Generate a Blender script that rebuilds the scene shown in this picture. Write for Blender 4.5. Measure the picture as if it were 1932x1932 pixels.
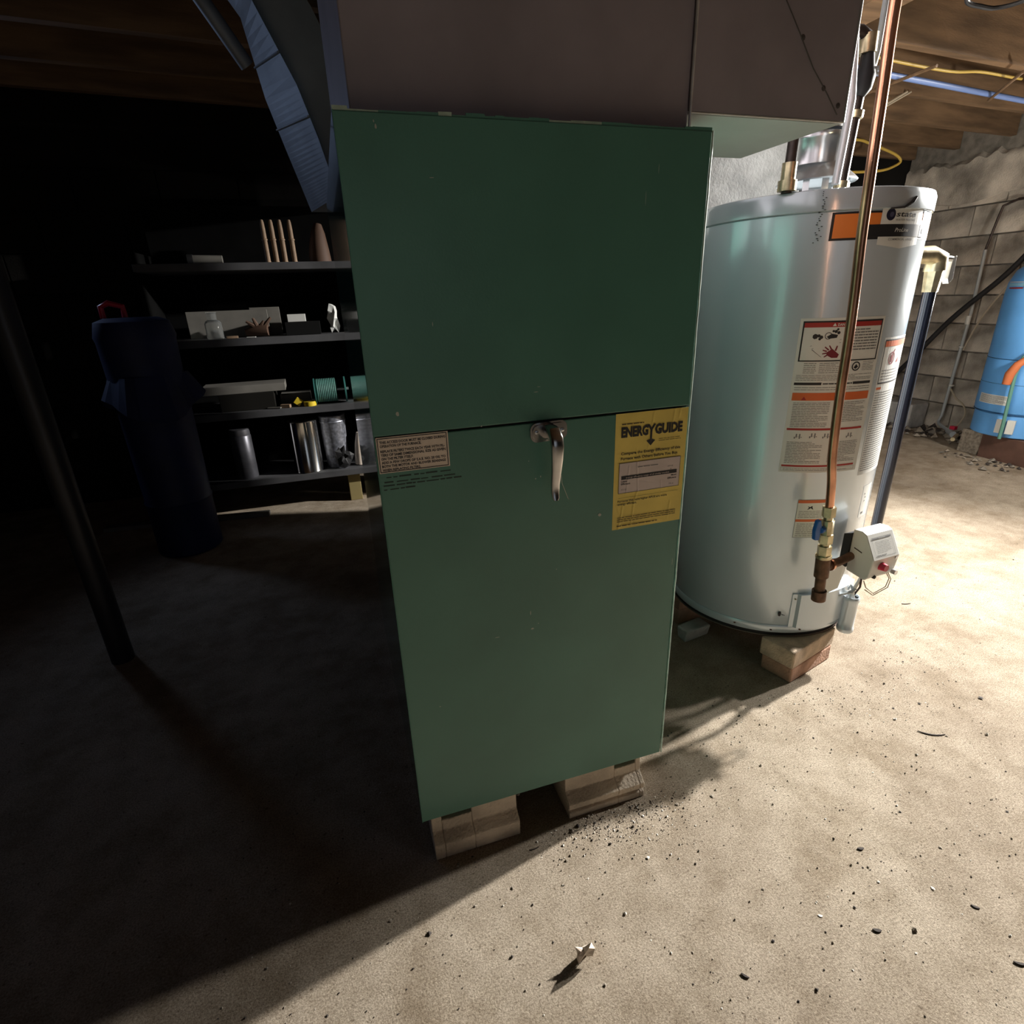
import bpy, math, random
from mathutils import Vector, Matrix
random.seed(7)
sc = bpy.context.scene
for o in list(bpy.data.objects): bpy.data.objects.remove(o, do_unlink=True)
COL = sc.collection
PI = math.pi

# ------------------------------------------------------------------ camera
YAW, PITCH, ROLL = 0.29954261, 0.37325184, 0.03565605
CAM = Vector((-0.04632837, -0.85354218, 1.10680711))
fw = Vector((math.sin(YAW)*math.cos(PITCH), math.cos(YAW)*math.cos(PITCH), -math.sin(PITCH)))
rt = fw.cross(Vector((0, 0, 1))).normalized(); dn = fw.cross(rt)
cr, sr = math.cos(ROLL), math.sin(ROLL)
rt, dn = cr*rt + sr*dn, -sr*rt + cr*dn
cd = bpy.data.cameras.new('camera'); cam = bpy.data.objects.new('camera', cd); COL.objects.link(cam)
cam.matrix_world = Matrix(((rt.x, -dn.x, -fw.x, CAM.x), (rt.y, -dn.y, -fw.y, CAM.y), (rt.z, -dn.z, -fw.z, CAM.z), (0, 0, 0, 1)))
cd.sensor_width = 36; cd.sensor_fit = 'HORIZONTAL'; cd.lens = 36*1040.15/1932; cd.clip_start = 0.02
sc.camera = cam

# ------------------------------------------------------------------ world, lights, exposure
w = bpy.data.worlds.new('world'); sc.world = w; w.use_nodes = True
w.node_tree.nodes['Background'].inputs[0].default_value = (0.02, 0.025, 0.04, 1)
w.node_tree.nodes['Background'].inputs[1].default_value = 0.2
def light(name, kind, loc, power, color, target=None, size=.1, size_y=None):
    l = bpy.data.lights.new(name, kind); l.energy = power; l.color = color
    if kind == 'POINT': l.shadow_soft_size = size
    elif kind == 'AREA':
        l.size = size
        if size_y: l.shape = 'RECTANGLE'; l.size_y = size_y
    o = bpy.data.objects.new(name, l); COL.objects.link(o); o.location = loc
    if target: o.rotation_euler = (Vector(target)-Vector(loc)).to_track_quat('-Z', 'Y').to_euler()
    return o
def spot(name, loc, power, target, deg, blend, soft, color=(1.0, 0.97, 0.92)):
    o = light(name, 'SPOT', loc, power, color, target=target); o.data.spot_size = math.radians(deg); o.data.spot_blend = blend; o.data.shadow_soft_size = soft; return o
spot('right_window_lamp', (4.35, 0.83, 2.04), 1200, (0.2, -.22, .70), 96, 1.0, .05)
spot('right_side_lamp', (4.35, 0.39, 2.04), 250, (0.2, -.22, .70), 96, 1.0, .06)
light('camera_side_fill', 'AREA', (.1, -4.5, 1.3), 2.2, (.80, .88, 1.0), target=(.3, 0, .9), size=2.0)  # cool fill added behind the camera to lift the furnace front
light('right_fill_point', 'POINT', (3.55, 0.64, 1.02), 22, (1.0, 0.955, 0.87), size=.05)  # omni fill added to brighten the right wall, blue tank and floor
lw = light('left_window_light', 'SPOT', (-1.95, 2.75, 1.75), 8, (0.5, 0.66, 1.0), target=(-.25, 1.0, .95))
lw.data.spot_size = math.radians(75); lw.data.spot_blend = .6; lw.data.shadow_soft_size = .12
vs = sc.view_settings
vs.view_transform = 'Standard'; vs.look = 'None'; vs.gamma = 1.0; vs.use_curve_mapping = False; vs.exposure = 0.9

# ------------------------------------------------------------------ materials
MATS = {}
def mat(name, col, rough=.6, metal=0.0, var=0.0, vscale=8.0, bump=0.0, bscale=60.0, col2=None, coat=0.0, emit=None, trans=0.0, spec=.5, stretch=None, detail=6.0):
    if name in MATS: return MATS[name]
    m = bpy.data.materials.new(name); m.use_nodes = True; nt = m.node_tree; b = nt.nodes['Principled BSDF']
    b.inputs['Base Color'].default_value = (*col, 1); b.inputs['Roughness'].default_value = rough
    b.inputs['Metallic'].default_value = metal; b.inputs['Specular IOR Level'].default_value = spec
    b.inputs['Coat Weight'].default_value = coat; b.inputs['Transmission Weight'].default_value = trans
    tc = nt.nodes.new('ShaderNodeTexCoord'); mp = nt.nodes.new('ShaderNodeMapping'); nt.links.new(tc.outputs['Object'], mp.inputs[0])
    if stretch: mp.inputs['Scale'].default_value = stretch
    if var > 0 or col2:
        n = nt.nodes.new('ShaderNodeTexNoise'); n.inputs['Scale'].default_value = vscale; n.inputs['Detail'].default_value = detail
        nt.links.new(mp.outputs[0], n.inputs['Vector'])
        r = nt.nodes.new('ShaderNodeValToRGB'); nt.links.new(n.outputs['Fac'], r.inputs[0]); nt.links.new(r.outputs[0], b.inputs['Base Color'])
        c2 = col2 or tuple(c*(1-var) for c in col); c1 = tuple(min(1, c*(1+var*.6)) for c in col) if not col2 else col
        r.color_ramp.elements[0].position = .34; r.color_ramp.elements[0].color = (*c2, 1)
        r.color_ramp.elements[1].position = .66; r.color_ramp.elements[1].color = (*c1, 1)
    if bump > 0:
        n = nt.nodes.new('ShaderNodeTexNoise'); n.inputs['Scale'].default_value = bscale; n.inputs['Detail'].default_value = 8
        nt.links.new(mp.outputs[0], n.inputs['Vector'])
        bp = nt.nodes.new('ShaderNodeBump'); bp.inputs['Strength'].default_value = bump; bp.inputs['Distance'].default_value = .004
        nt.links.new(n.outputs['Fac'], bp.inputs['Height']); nt.links.new(bp.outputs[0], b.inputs['Normal'])
    MATS[name] = m; return m

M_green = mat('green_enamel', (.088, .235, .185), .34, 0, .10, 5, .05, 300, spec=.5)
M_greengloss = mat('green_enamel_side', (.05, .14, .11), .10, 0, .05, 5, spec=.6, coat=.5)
M_green_edge = mat('worn_green_edge', (.42, .55, .45), .5, 0, .3, 40)
M_galv = mat('aged_galvanized', (.38, .345, .375), .5, .3, .18, 5, .08, 30)
M_galv_dirty = mat('dull_sheet_metal', (.26, .29, .33), .55, .3, .25, 5)
M_zinc = mat('bright_zinc', (.72, .74, .76), .28, .85, .15, 14)
M_zincedge = mat('bare_zinc_edge', (.75, .75, .72), .35, .6, .2, 30)
M_grey = mat('grey_tank_enamel', (.60, .68, .75), .24, .25, .05, 3, .03, 200, coat=.6)
M_greyp = mat('grey_cap_plastic', (.48, .54, .58), .22, .25, .06, 6, coat=.3)
M_dark = mat('dark_recess', (.012, .011, .012), .8)
M_black = mat('black_print', (.012, .012, .014), .55)
M_white = mat('white_paper', (.68, .69, .66), .55, 0, .04, 10)
M_red = mat('red_print', (.35, .025, .02), .55)
M_orange = mat('orange_print', (.62, .13, .03), .5)
M_orband = mat('orange_band', (.72, .20, .035), .45)
M_greyprint = mat('grey_print', (.16, .16, .16), .6)
M_yellow = mat('yellow_paper', (.86, .68, .16), .6, 0, .10, 12)
M_cream = mat('cream_paper', (.78, .67, .56), .65, 0, .08, 25)
M_pinkgrey = mat('grey_print_panel', (.70, .60, .56), .6, 0, .05, 30)
M_brown = mat('brown_print', (.035, .02, .012), .6)
M_chrome = mat('chrome', (.52, .51, .50), .2, 1.0, .08, 30)
M_copper = mat('copper', (.62, .31, .19), .24, .9, .25, 20)
M_brass = mat('tarnished_brass', (.58, .50, .32), .36, .85, .3, 40, .1, 80)
M_iron = mat('rusty_iron', (.16, .085, .05), .6, .5, .4, 40, .3, 120)
M_blackiron = mat('black_iron', (.05, .035, .03), .45, .5, .3, 30, .15, 90)
M_blackpipe = mat('black_gloss_pipe', (.012, .014, .024), .2, .1, coat=.4)
M_rubber = mat('black_rubber', (.02, .02, .022), .6)
M_bluep = mat('blue_plastic', (.03, .13, .42), .4)
M_bluedark = mat('blue_tarp', (.003, .010, .065), .6, 0, .3, 6)
M_galvbounce = mat('bounce_lit_galvanized', (.50, .52, .50), .5, .2, .1, 6)  # cleaner trunk underside, with floor bounce put into its paler grey
M_alu = mat('bright_aluminium', (.8, .82, .85), .4, .3)
M_bluetank = mat('blue_tank_paint', (.14, .42, .88), .4, 0, .1, 5)
M_pex = mat('blue_pipe', (.20, .30, .62), .45)
M_ywire = mat('yellow_cable', (.62, .42, .08), .5)
M_tanwire = mat('tan_cable', (.45, .38, .28), .6)
M_pvc = mat('grey_pvc', (.42, .45, .46), .45)
M_whiteplastic = mat('white_plastic', (.7, .7, .66), .4, 0, .05, 10)
M_redp = mat('red_plastic', (.55, .02, .06), .35)
M_block = mat('concrete_block', (.68, .58, .46), .9, 0, .3, 9, .9, 160)
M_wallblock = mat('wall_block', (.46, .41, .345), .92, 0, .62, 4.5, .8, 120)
M_darkwall = mat('shade_wall_block', (.014, .013, .012), .95, 0, .3, 3, .5, 100, spec=.1)  # near-black block colour carries the darkness of the unlit walls
M_mortar = mat('mortar', (.24, .215, .18), .95, 0, .3, 20, .6, 120)
M_brick = mat('red_brick', (.44, .26, .18), .9, 0, .25, 20, .8, 160)
M_paver = mat('tan_paver', (.56, .43, .31), .9, 0, .25, 25, .9, 180)
M_chim = mat('chimney_cement', (.50, .49, .47), .9, 0, .22, 14, .8, 110)
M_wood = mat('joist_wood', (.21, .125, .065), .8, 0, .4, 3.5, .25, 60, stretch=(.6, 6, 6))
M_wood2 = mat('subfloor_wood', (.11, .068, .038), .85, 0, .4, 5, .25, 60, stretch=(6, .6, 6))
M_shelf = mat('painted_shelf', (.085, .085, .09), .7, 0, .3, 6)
M_board = mat('grey_board', (.17, .16, .14), .8, 0, .2, 8)
M_tan = mat('tan_wood', (.30, .20, .125), .6, 0, .2, 30)
M_teal = mat('teal_cord', (.09, .24, .205), .6, 0, .2, 60)
M_yel = mat('yellow_plastic', (.75, .55, .03), .45)
M_glass = mat('jar_glass', (.9, .93, .92), .05, 0, trans=.9)
M_tin = mat('polished_tin', (.85, .84, .8), .14, 1.0)
M_pole = mat('dark_painted_steel', (.03, .03, .035), .4, .3, .2, 8)
M_ring = mat('rusty_ring', (.17, .12, .095), .6, .3, .3, 20)
M_redboard = mat('red_brown_board', (.13, .065, .045), .8, 0, .3, 8, .3, 60)
M_stone = mat('debris_grey', (.34, .29, .23), .95, 0, .4, 60)
M_darkchip = mat('debris_dark', (.05, .04, .035), .9)
M_whitechip = mat('debris_white', (.8, .76, .68), .8)
M_leather = mat('brown_leather', (.10, .055, .035), .7)

def floor_material():
    m = bpy.data.materials.new('dusty_concrete_floor'); m.use_nodes = True; nt = m.node_tree; N = nt.nodes.new; L = nt.links.new
    b = nt.nodes['Principled BSDF']; b.inputs['Roughness'].default_value = .88; b.inputs['Specular IOR Level'].default_value = .25
    tc = N('ShaderNodeTexCoord')
    def noise(s, d=8, r=.6):
        n = N('ShaderNodeTexNoise'); n.inputs['Scale'].default_value = s; n.inputs['Detail'].default_value = d; n.inputs['Roughness'].default_value = r
        L(tc.outputs['Object'], n.inputs['Vector']); return n
    def ramp(src, p0, c0, p1, c1):
        r = N('ShaderNodeValToRGB'); L(src, r.inputs[0]); r.color_ramp.elements[0].position = p0; r.color_ramp.elements[1].position = p1
        r.color_ramp.elements[0].color = (*c0, 1); r.color_ramp.elements[1].color = (*c1, 1); return r
    def mix(mode, f, a, c):
        x = N('ShaderNodeMix'); x.data_type = 'RGBA'; x.blend_type = mode; x.inputs[0].default_value = f
        L(a, x.inputs[6]); L(c, x.inputs[7]); return x.outputs[2]
    big = ramp(noise(1.6, 5).outputs['Fac'], .35, (.50, .41, .315), .65, (.68, .58, .46))
    med = ramp(noise(11, 8, .7).outputs['Fac'], .32, (.66, .63, .58), .60, (1, 1, 1))
    fine = ramp(noise(270, 4, .8).outputs['Fac'], .36, (.44, .41, .37), .60, (1.10, 1.10, 1.09))
    spot_ = ramp(noise(75, 3, .6).outputs['Fac'], .27, (.35, .31, .27), .36, (1, 1, 1)); stain = ramp(noise(4.2, 6, .65).outputs['Fac'], .36, (.70, .66, .60), .52, (1, 1, 1))
    c = mix('MULTIPLY', .8, big.outputs[0], med.outputs[0]); c = mix('MULTIPLY', .9, c, fine.outputs[0]); c = mix('MULTIPLY', .85, c, spot_.outputs[0]); c = mix('MULTIPLY', .8, c, stain.outputs[0])
    sp = N('ShaderNodeTexVoronoi'); sp.inputs['Scale'].default_value = 70; L(tc.outputs['Object'], sp.inputs['Vector'])
    spr = ramp(sp.outputs['Distance'], .06, (.35, .30, .26), .13, (1, 1, 1)); msk = ramp(noise(6, 3).outputs['Fac'], .48, (0, 0, 0), .62, (1, 1, 1))
    x = N('ShaderNodeMix'); x.data_type = 'RGBA'; x.blend_type = 'MULTIPLY'; L(msk.outputs[0], x.inputs[0]); L(c, x.inputs[6]); L(spr.outputs[0], x.inputs[7]); c = x.outputs[2]
    L(c, b.inputs['Base Color'])
    h1 = noise(380, 5, .75); h2 = noise(22, 8, .7); ad = N('ShaderNodeMath'); ad.operation = 'MULTIPLY_ADD'
    L(h2.outputs['Fac'], ad.inputs[0]); ad.inputs[1].default_value = 1.2; L(h1.outputs['Fac'], ad.inputs[2])
    bp = N('ShaderNodeBump'); bp.inputs['Strength'].default_value = 1.0; bp.inputs['Distance'].default_value = .006
    L(ad.outputs[0], bp.inputs['Height']); L(bp.outputs[0], b.inputs['Normal'])
    return m
M_floor = floor_material()

# ------------------------------------------------------------------ builders
class MB:
    def __init__(s): s.v = []; s.f = []; s.m = []; s.mats = []
    def mi(s, m):
        if m not in s.mats: s.mats.append(m)
        return s.mats.index(m)
    def add(s, vs, fs, m):
        k = len(s.v); i = s.mi(m); s.v += [Vector(v) for v in vs]
        for f in fs: s.f.append([k+a for a in f]); s.m.append(i)
        return s
    def box(s, a, b, m, rot=0.0, piv=None, tilt=None):
        x0, y0, z0 = a; x1, y1, z1 = b
        vs = [Vector(p) for p in ((x0,y0,z0),(x1,y0,z0),(x1,y1,z0),(x0,y1,z0),(x0,y0,z1),(x1,y0,z1),(x1,y1,z1),(x0,y1,z1))]
        if rot or tilt:
            c = Vector(piv) if piv else (Vector(a)+Vector(b))/2
            R = Matrix.Rotation(rot, 3, 'Z')
            if tilt: R = R @ Matrix.Rotation(tilt[1], 3, tilt[0])
            vs = [c + R @ (v-c) for v in vs]
        return s.add(vs, [(0,3,2,1),(4,5,6,7),(0,1,5,4),(1,2,6,5),(2,3,7,6),(3,0,4,7)], m)
    def tube(s, pts, r, m, seg=12, caps=True):
        pts = [Vector(p) for p in pts]; n = len(pts); rs = r if isinstance(r, (list, tuple)) else [r]*n
        k = len(s.v); i = s.mi(m); up = None
        for j, p in enumerate(pts):
            t = (pts[min(j+1, n-1)] - pts[max(j-1, 0)]).normalized()
            if up is None: up = Vector((0, 0, 1)) if abs(t.z) < .9 else Vector((1, 0, 0))
            a = (up - up.dot(t)*t).normalized(); up = a; b = t.cross(a)
            for q in range(seg):
                th = 2*PI*q/seg; s.v.append(p + rs[j]*(math.cos(th)*a + math.sin(th)*b))
        for j in range(n-1):
            for q in range(seg):
                q2 = (q+1) % seg; s.f.append([k+j*seg+q, k+j*seg+q2, k+(j+1)*seg+q2, k+(j+1)*seg+q]); s.m.append(i)
        if caps:
            s.f.append([k+q for q in range(seg)][::-1]); s.m.append(i)
            s.f.append([k+(n-1)*seg+q for q in range(seg)]); s.m.append(i)
        return s
    def lathe(s, prof, c, m, seg=48, axis='Z', closed=True):
        k = len(s.v); i = s.mi(m); c = Vector(c)
        for (r, h) in prof:
            for q in range(seg):
                th = 2*PI*q/seg; x, y = r*math.cos(th), r*math.sin(th)
                s.v.append(c + (Vector((x, y, h)) if axis == 'Z' else Vector((h, x, y)) if axis == 'X' else Vector((x, h, y))))
        for j in range(len(prof)-1):
            for q in range(seg):
                q2 = (q+1) % seg; s.f.append([k+j*seg+q, k+j*seg+q2, k+(j+1)*seg+q2, k+(j+1)*seg+q]); s.m.append(i)
        if closed:
            s.f.append([k+q for q in range(seg)][::-1]); s.m.append(i)
            s.f.append([k+(len(prof)-1)*seg+q for q in range(seg)]); s.m.append(i)
        return s
    def prism(s, poly, fn, d0, d1, m):
        """poly of (a,b); fn(a,b,d)->xyz"""
        n = len(poly); vs = [fn(a, b, d0) for a, b in poly] + [fn(a, b, d1) for a, b in poly]
        fs = [tuple(range(n))[::-1], tuple(range(n, 2*n))] + [(j, (j+1) % n, n+(j+1) % n, n+j) for j in range(n)]
        return s.add(vs, fs, m)
    def build(s, name, parent=None, smooth=False, origin=None, bevel=0, kind=None):
        o0 = Vector(origin) if origin is not None else (ORG.get(parent.name, Vector((0, 0, 0))) if parent else Vector((0, 0, 0)))
        me = bpy.data.meshes.new(name); me.from_pydata([v-o0 for v in s.v], [], s.f)
        for m in s.mats: me.materials.append(m)
        me.polygons.foreach_set('material_index', s.m)
        if smooth:
            me.polygons.foreach_set('use_smooth', [True]*len(me.polygons))
            me.update(); me.set_sharp_from_angle(angle=math.radians(38))
        me.update(); o = bpy.data.objects.new(name, me); COL.objects.link(o)
        ORG[o.name] = o0
        if parent: o.parent = parent
        else: o.location = o0
        if bevel:
            b = o.modifiers.new('bevel', 'BEVEL'); b.width = bevel; b.segments = 2; b.limit_method = 'ANGLE'; b.angle_limit = math.radians(40)
        if kind: o['kind'] = kind
        return o
ORG = {}
def thing(name, label, cat, loc, group=None):
    o = bpy.data.objects.new(name, None); COL.objects.link(o); o.location = loc; o.empty_display_size = .05
    ORG[o.name] = Vector(loc); tag(o, label, cat, group); return o
def tag(o, label, cat, group=None):
    o['label'] = label; o['category'] = cat
    if group: o['group'] = group
    return o
_tc = {}
def text_geo(body, bold=.0, shear=0):
    key = (body, bold, shear)
    if key in _tc: return _tc[key]
    cu = bpy.data.curves.new('t', 'FONT'); cu.body = body; cu.size = 1; cu.resolution_u = 2; cu.offset = bold; cu.shear = shear
    ob = bpy.data.objects.new('t', cu); COL.objects.link(ob); bpy.context.view_layer.update()
    dg = bpy.context.evaluated_depsgraph_get(); me = bpy.data.meshes.new_from_object(ob.evaluated_get(dg))
    vs = [(v.co.x, v.co.y) for v in me.vertices]; fs = [tuple(p.vertices) for p in me.polygons]
    bpy.data.objects.remove(ob); bpy.data.curves.remove(cu); bpy.data.meshes.remove(me)
    _tc[key] = (vs, fs); return _tc[key]

class Print:
    """flat artwork in (u,v), laid on a surface by fn(u,v,off)"""
    def __init__(s, fn, base=.0006): s.fn = fn; s.b = MB(); s.o = base
    def rect(s, u0, v0, u1, v1, m, o=0, step=.012, vstep=.5):
        nu = max(1, int(abs(u1-u0)/step+.5)); nv = max(1, int(abs(v1-v0)/vstep+.5)); vs = []; fs = []
        for j in range(nv+1):
            for i in range(nu+1): vs.append(s.fn(u0+(u1-u0)*i/nu, v0+(v1-v0)*j/nv, s.o+o))
        for j in range(nv):
            for i in range(nu):
                a = j*(nu+1)+i; fs.append((a, a+1, a+nu+2, a+nu+1))
        s.b.add(vs, fs, m); return s
    def poly(s, pts, m, o=0): s.b.add([s.fn(u, v, s.o+o) for u, v in pts], [tuple(range(len(pts)))], m); return s
    def frame(s, u0, v0, u1, v1, t, m, o=0):
        s.rect(u0, v0, u1, v0+t, m, o); s.rect(u0, v1-t, u1, v1, m, o); s.rect(u0, v0+t, u0+t, v1-t, m, o); s.rect(u1-t, v0+t, u1, v1-t, m, o); return s
    def disc(s, u, v, r, m, o=0, n=20, ry=None): return s.poly([(u+r*math.cos(2*PI*i/n), v+(ry or r)*math.sin(2*PI*i/n)) for i in range(n)], m, o)
    def ring(s, u, v, r, t, m, o=0, n=20):
        for i in range(n):
            a, b = 2*PI*i/n, 2*PI*(i+1)/n
            s.poly([(u+r*math.cos(a), v+r*math.sin(a)), (u+r*math.cos(b), v+r*math.sin(b)), (u+(r-t)*math.cos(b), v+(r-t)*math.sin(b)), (u+(r-t)*math.cos(a), v+(r-t)*math.sin(a))], m, o)
        return s
    def text(s, body, u0, v0, h, m, width=None, o=0, bold=.0, shear=0, align='L'):
        vs, fs = text_geo(body, bold, shear); W = max(x for x, y in vs)-min(x for x, y in vs); x0 = min(x for x, y in vs)
        sy = h/.72; sx = (width/W) if width else sy
        if align == 'C': u0 -= W*sx/2
        s.b.add([s.fn(u0+(x-x0)*sx, v0+y*sy, s.o+o) for x, y in vs], fs, m); return s
    def lines(s, u0, u1, v0, v1, n, m, o=0, thick=.4, seed=1, last=True):
        rnd = random.Random(seed); dv = (v1-v0)/n
        for i in range(n):
            v = v1-(i+.75)*dv; u = u0; end = u1-(rnd.random()*.45*(u1-u0) if (last and rnd.random() < .3) else 0)
            while u < end-.002:
                wd = min(rnd.uniform(.004, .016), end-u); s.rect(u, v, u+wd, v+dv*thick, m, o, step=.02); u += wd+.0014
        return s
    def build(s, name, parent): return s.b.build(name, parent)

# ================================================================== SETTING
def structure(o): o['kind'] = 'structure'; return o
XL, XR, YF, YB, ZC = -6.5, 4.55, -5.0, 3.0, 2.24
fl = MB(); fl.box((XL-.1, YF-.1, -.1), (XR+.1, YB+.1, 0), M_floor); floor = structure(fl.build('floor'))
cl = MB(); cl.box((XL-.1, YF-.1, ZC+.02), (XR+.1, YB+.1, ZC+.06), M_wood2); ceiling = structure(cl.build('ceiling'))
def wall(name, a, b, m=None):
    return structure(MB().box(a, b, m or M_mortar).build(name))
wall_right = wall('wall_right', (XR+.012, YF, 0), (XR+.12, YB, ZC))
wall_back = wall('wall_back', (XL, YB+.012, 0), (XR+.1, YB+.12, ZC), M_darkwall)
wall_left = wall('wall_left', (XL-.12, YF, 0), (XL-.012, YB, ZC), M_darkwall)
wall_front = wall('wall_front', (XL, YF-.12, 0), (XR+.1, YF-.012, ZC), M_darkwall)
# concrete blocks of the two walls in view
def block_mesh(L, mname):
    b = MB().box((-L/2, -.012, -.0945), (L/2, .012, .0945), M_wallblock); me_o = b.build(mname); me = me_o.data; bpy.data.objects.remove(me_o); return me
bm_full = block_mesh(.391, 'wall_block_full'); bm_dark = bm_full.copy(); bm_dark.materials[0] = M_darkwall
def lay(parent, x_of, horiz0, horiz1, rot, zmax=1.9, mesh=None):
    rnd = random.Random(3)
    for c in range(10):
        z = .1+c*.2
        if z > zmax: break
        s0 = horiz0 - (.2 if c % 2 else 0)
        n = 0
        while s0 + n*.4 < horiz1:
            s = s0+n*.4+.2; n += 1
            if s-.2 < horiz0-.01 or s+.2 > horiz1+.01: continue
            o = bpy.data.objects.new('block', mesh or bm_full); COL.objects.link(o); o.parent = parent
            px, py = x_of(s); j = rnd.uniform(-.004, .004)
            o.location = (px + (j if rot else 0), py + (0 if rot else j), z); o.rotation_euler = (rnd.uniform(-.006, .006), 0, rot+rnd.uniform(-.006, .006))
lay(wall_right, lambda s: (XR, s), 1.0, 3.0, PI/2)
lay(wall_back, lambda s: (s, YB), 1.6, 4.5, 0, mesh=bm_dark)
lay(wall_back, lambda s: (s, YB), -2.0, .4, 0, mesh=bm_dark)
# rough parged mortar on the top courses of the right wall
rb = MB(); rnd = random.Random(5); n = 90; vs = []; fs = []
from mathutils import noise as mnoise
rows = 12
for i in range(n+1):
    y = 1.2+1.8*i/n; lo = 1.62+.05*mnoise.noise(Vector((y*3, 0, 4))); hi = 1.93+.05*mnoise.noise(Vector((y*4, 3, 0)))+.03*mnoise.noise(Vector((y*16, 3, 0)))
    for j in range(rows+1):
        t = j/rows; z = lo+(hi-lo)*t; dx = .016+.016*mnoise.noise(Vector((y*5, z*5, 2)))+.008*mnoise.noise(Vector((y*17, z*17, 2)))
        if j in (0, rows): dx = -.012
        vs.append((XR-dx, y, z))
for i in range(n):
    for j in range(rows): a = i*(rows+1)+j; fs.append((a, a+1, a+rows+2, a+rows+1))
rb.add(vs, fs, M_wallblock); rb.build('parging', wall_right, True)

# joists and subfloor boards
SL = .09
jy = [-4.65, -4.23, -3.81, -3.39, -2.97, -2.55, -2.13, -1.71, -1.29, -.87, -.45, -.03, .41, .84, 1.267, 1.69, 2.05, 2.42, 2.76]
for k, y in enumerate(jy):
    b = MB(); x0, x1 = XL, XR; f = lambda x: y + SL*(x-2.3)
    vs = []
    for z in (2.0, ZC+.01):
        for (x, d) in ((x0, 0), (x1, 0), (x1, .04), (x0, .04)): vs.append((x, f(x)+d, z))
    b.add(vs, [(0,3,2,1),(4,5,6,7),(0,1,5,4),(1,2,6,5),(2,3,7,6),(3,0,4,7)], M_wood); b.build('joist', ceiling)
x = XL; pm = None
while x < XR:
    if pm is None:
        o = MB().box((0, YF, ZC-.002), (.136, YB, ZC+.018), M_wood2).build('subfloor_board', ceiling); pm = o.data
    else:
        o = bpy.data.objects.new('subfloor_board', pm); COL.objects.link(o); o.parent = ceiling
    o.location = (x, 0, random.uniform(-.004, .003)); x += .142
# short timber running between the joists above the heater
tb = MB().box((1.88, .44, 2.0), (2.02, 1.30, 2.11), M_wood).build('wooden_cross_beam', origin=(1.95, .8, 2.0))
tag(tb, 'pale wooden beam crossing the joists above the water heater', 'beam')

# chimney behind the water heater
ch = thing('chimney', 'grey cement-faced chimney standing behind the water heater', 'chimney', (1.15, .93, 0))
MB().box((.64, .799, 0), (1.475, 1.74, 2.2), M_chim).build('shaft', ch, bevel=.004)
MB().box((.62, .758, 0), (.955, .7985, 2.2), M_chim).build('gap_light_blocker', ch, bevel=.003)  # unseen box added to stop light leaking between chimney and furnace

# ================================================================== FURNACE
F = thing('furnace', 'tall dark green metal furnace cabinet standing on concrete blocks', 'furnace', (.28, .37, .1))
MB().box((.001, .012, .1), (.559, .75, 1.3325), M_green).build('cabinet', F, bevel=.002)
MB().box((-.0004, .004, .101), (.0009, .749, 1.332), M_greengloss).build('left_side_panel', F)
MB().box((.0, .0, .9125), (.5595, .0118, 1.332), M_green).build('upper_panel', F, bevel=.0015)
door = MB().box((.0005, .0, .1005), (.5585, .0118, .909), M_green).build('door', F, bevel=.0015)
e = MB(); pts = []; rnd = random.Random(2)
for i in range(60):
    z = .1+1.232*i/59; pts.append((.5612+rnd.uniform(-.0004, .0004), -.0002+rnd.uniform(-.0003, .0003), z))
e.tube(pts, .0015, M_green_edge, 8); e.build('worn_right_edge', F, True)['label'] = 'scraped pale edge'
e = MB(); pts = [(.0005, -.0002, .1+1.232*i/30) for i in range(31)]; e.tube(pts, .0009, M_green, 6); e.build('left_edge_hem', F, True)
# torn top flange
fb = MB(); rnd = random.Random(8)
x = .0
while x < .555:
    wd = rnd.uniform(.01, .05); x2 = min(x+wd, .56); h = rnd.uniform(.0005, .004); fb.box((x, .001, 1.330), (x2, .003, 1.333+h), M_green_edge if rnd.random() < .25 else M_green); x = x2
fb.build('top_flange', F)
# seam gap backing
MB().box((.002, .004, .907), (.557, .0119, .914), M_dark).build('seam_gap', F)
# handle
H = MB(); cx, cz = .286, .8935
def rr(cx, cz, w, h, r, n=6, rot=0):
    pts = []
    for (sx, sz, a0) in ((1, 1, 0), (-1, 1, 90), (-1, -1, 180), (1, -1, 270)):
        for i in range(n+1):
            a = math.radians(a0+90*i/n); X = sx*(w/2-r)+r*math.cos(a); Z = sz*(h/2-r)+r*math.sin(a)
            pts.append((cx+X*math.cos(rot)-Z*math.sin(rot), cz+X*math.sin(rot)+Z*math.cos(rot)))
    return pts
def ffront(a, b, d): return (a, -d, b)
hand = MB(); hand.prism(rr(cx, cz, .066, .033, .012, rot=.04), ffront, 0, .004, M_chrome)
hand.prism(rr(cx, cz, .058, .026, .010, rot=.04), ffront, .004, .0065, M_chrome)
handle = hand.build('handle', F, True)
for sx in (-.023, .023):
    sc_ = MB(); sc_.lathe([(0.0001, -.0085), (.0032, -.008), (.0038, -.0062)], (cx+sx, 0, cz+.001), M_zinc, 14, axis='Y', closed=False)
    sc_.box((cx+sx-.0022, -.0087, cz+.0006), (cx+sx+.0022, -.0084, cz+.0014), M_dark); sc_.build('screw', handle, True)
lv = MB()
sec = [(.284, -.004, .8945, .0125, .0125), (.284, -.018, .8955, .0120, .012), (.2845, -.030, .8950, .0115, .0115), (.2855, -.0385, .888, .0112, .0075), (.2862, -.041, .876, .0110, .0058), (.2858, -.041, .855, .0098, .005), (.285, -.0385, .83, .0085, .0045), (.2842, -.036, .81, .0076, .0042), (.2838, -.036, .795, .0070, .004), (.2836, -.039, .786, .0062, .0032), (.2834, -.0415, .782, .0035, .0015)]
k = 0; seg = 16; vs = []; fs = []
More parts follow.
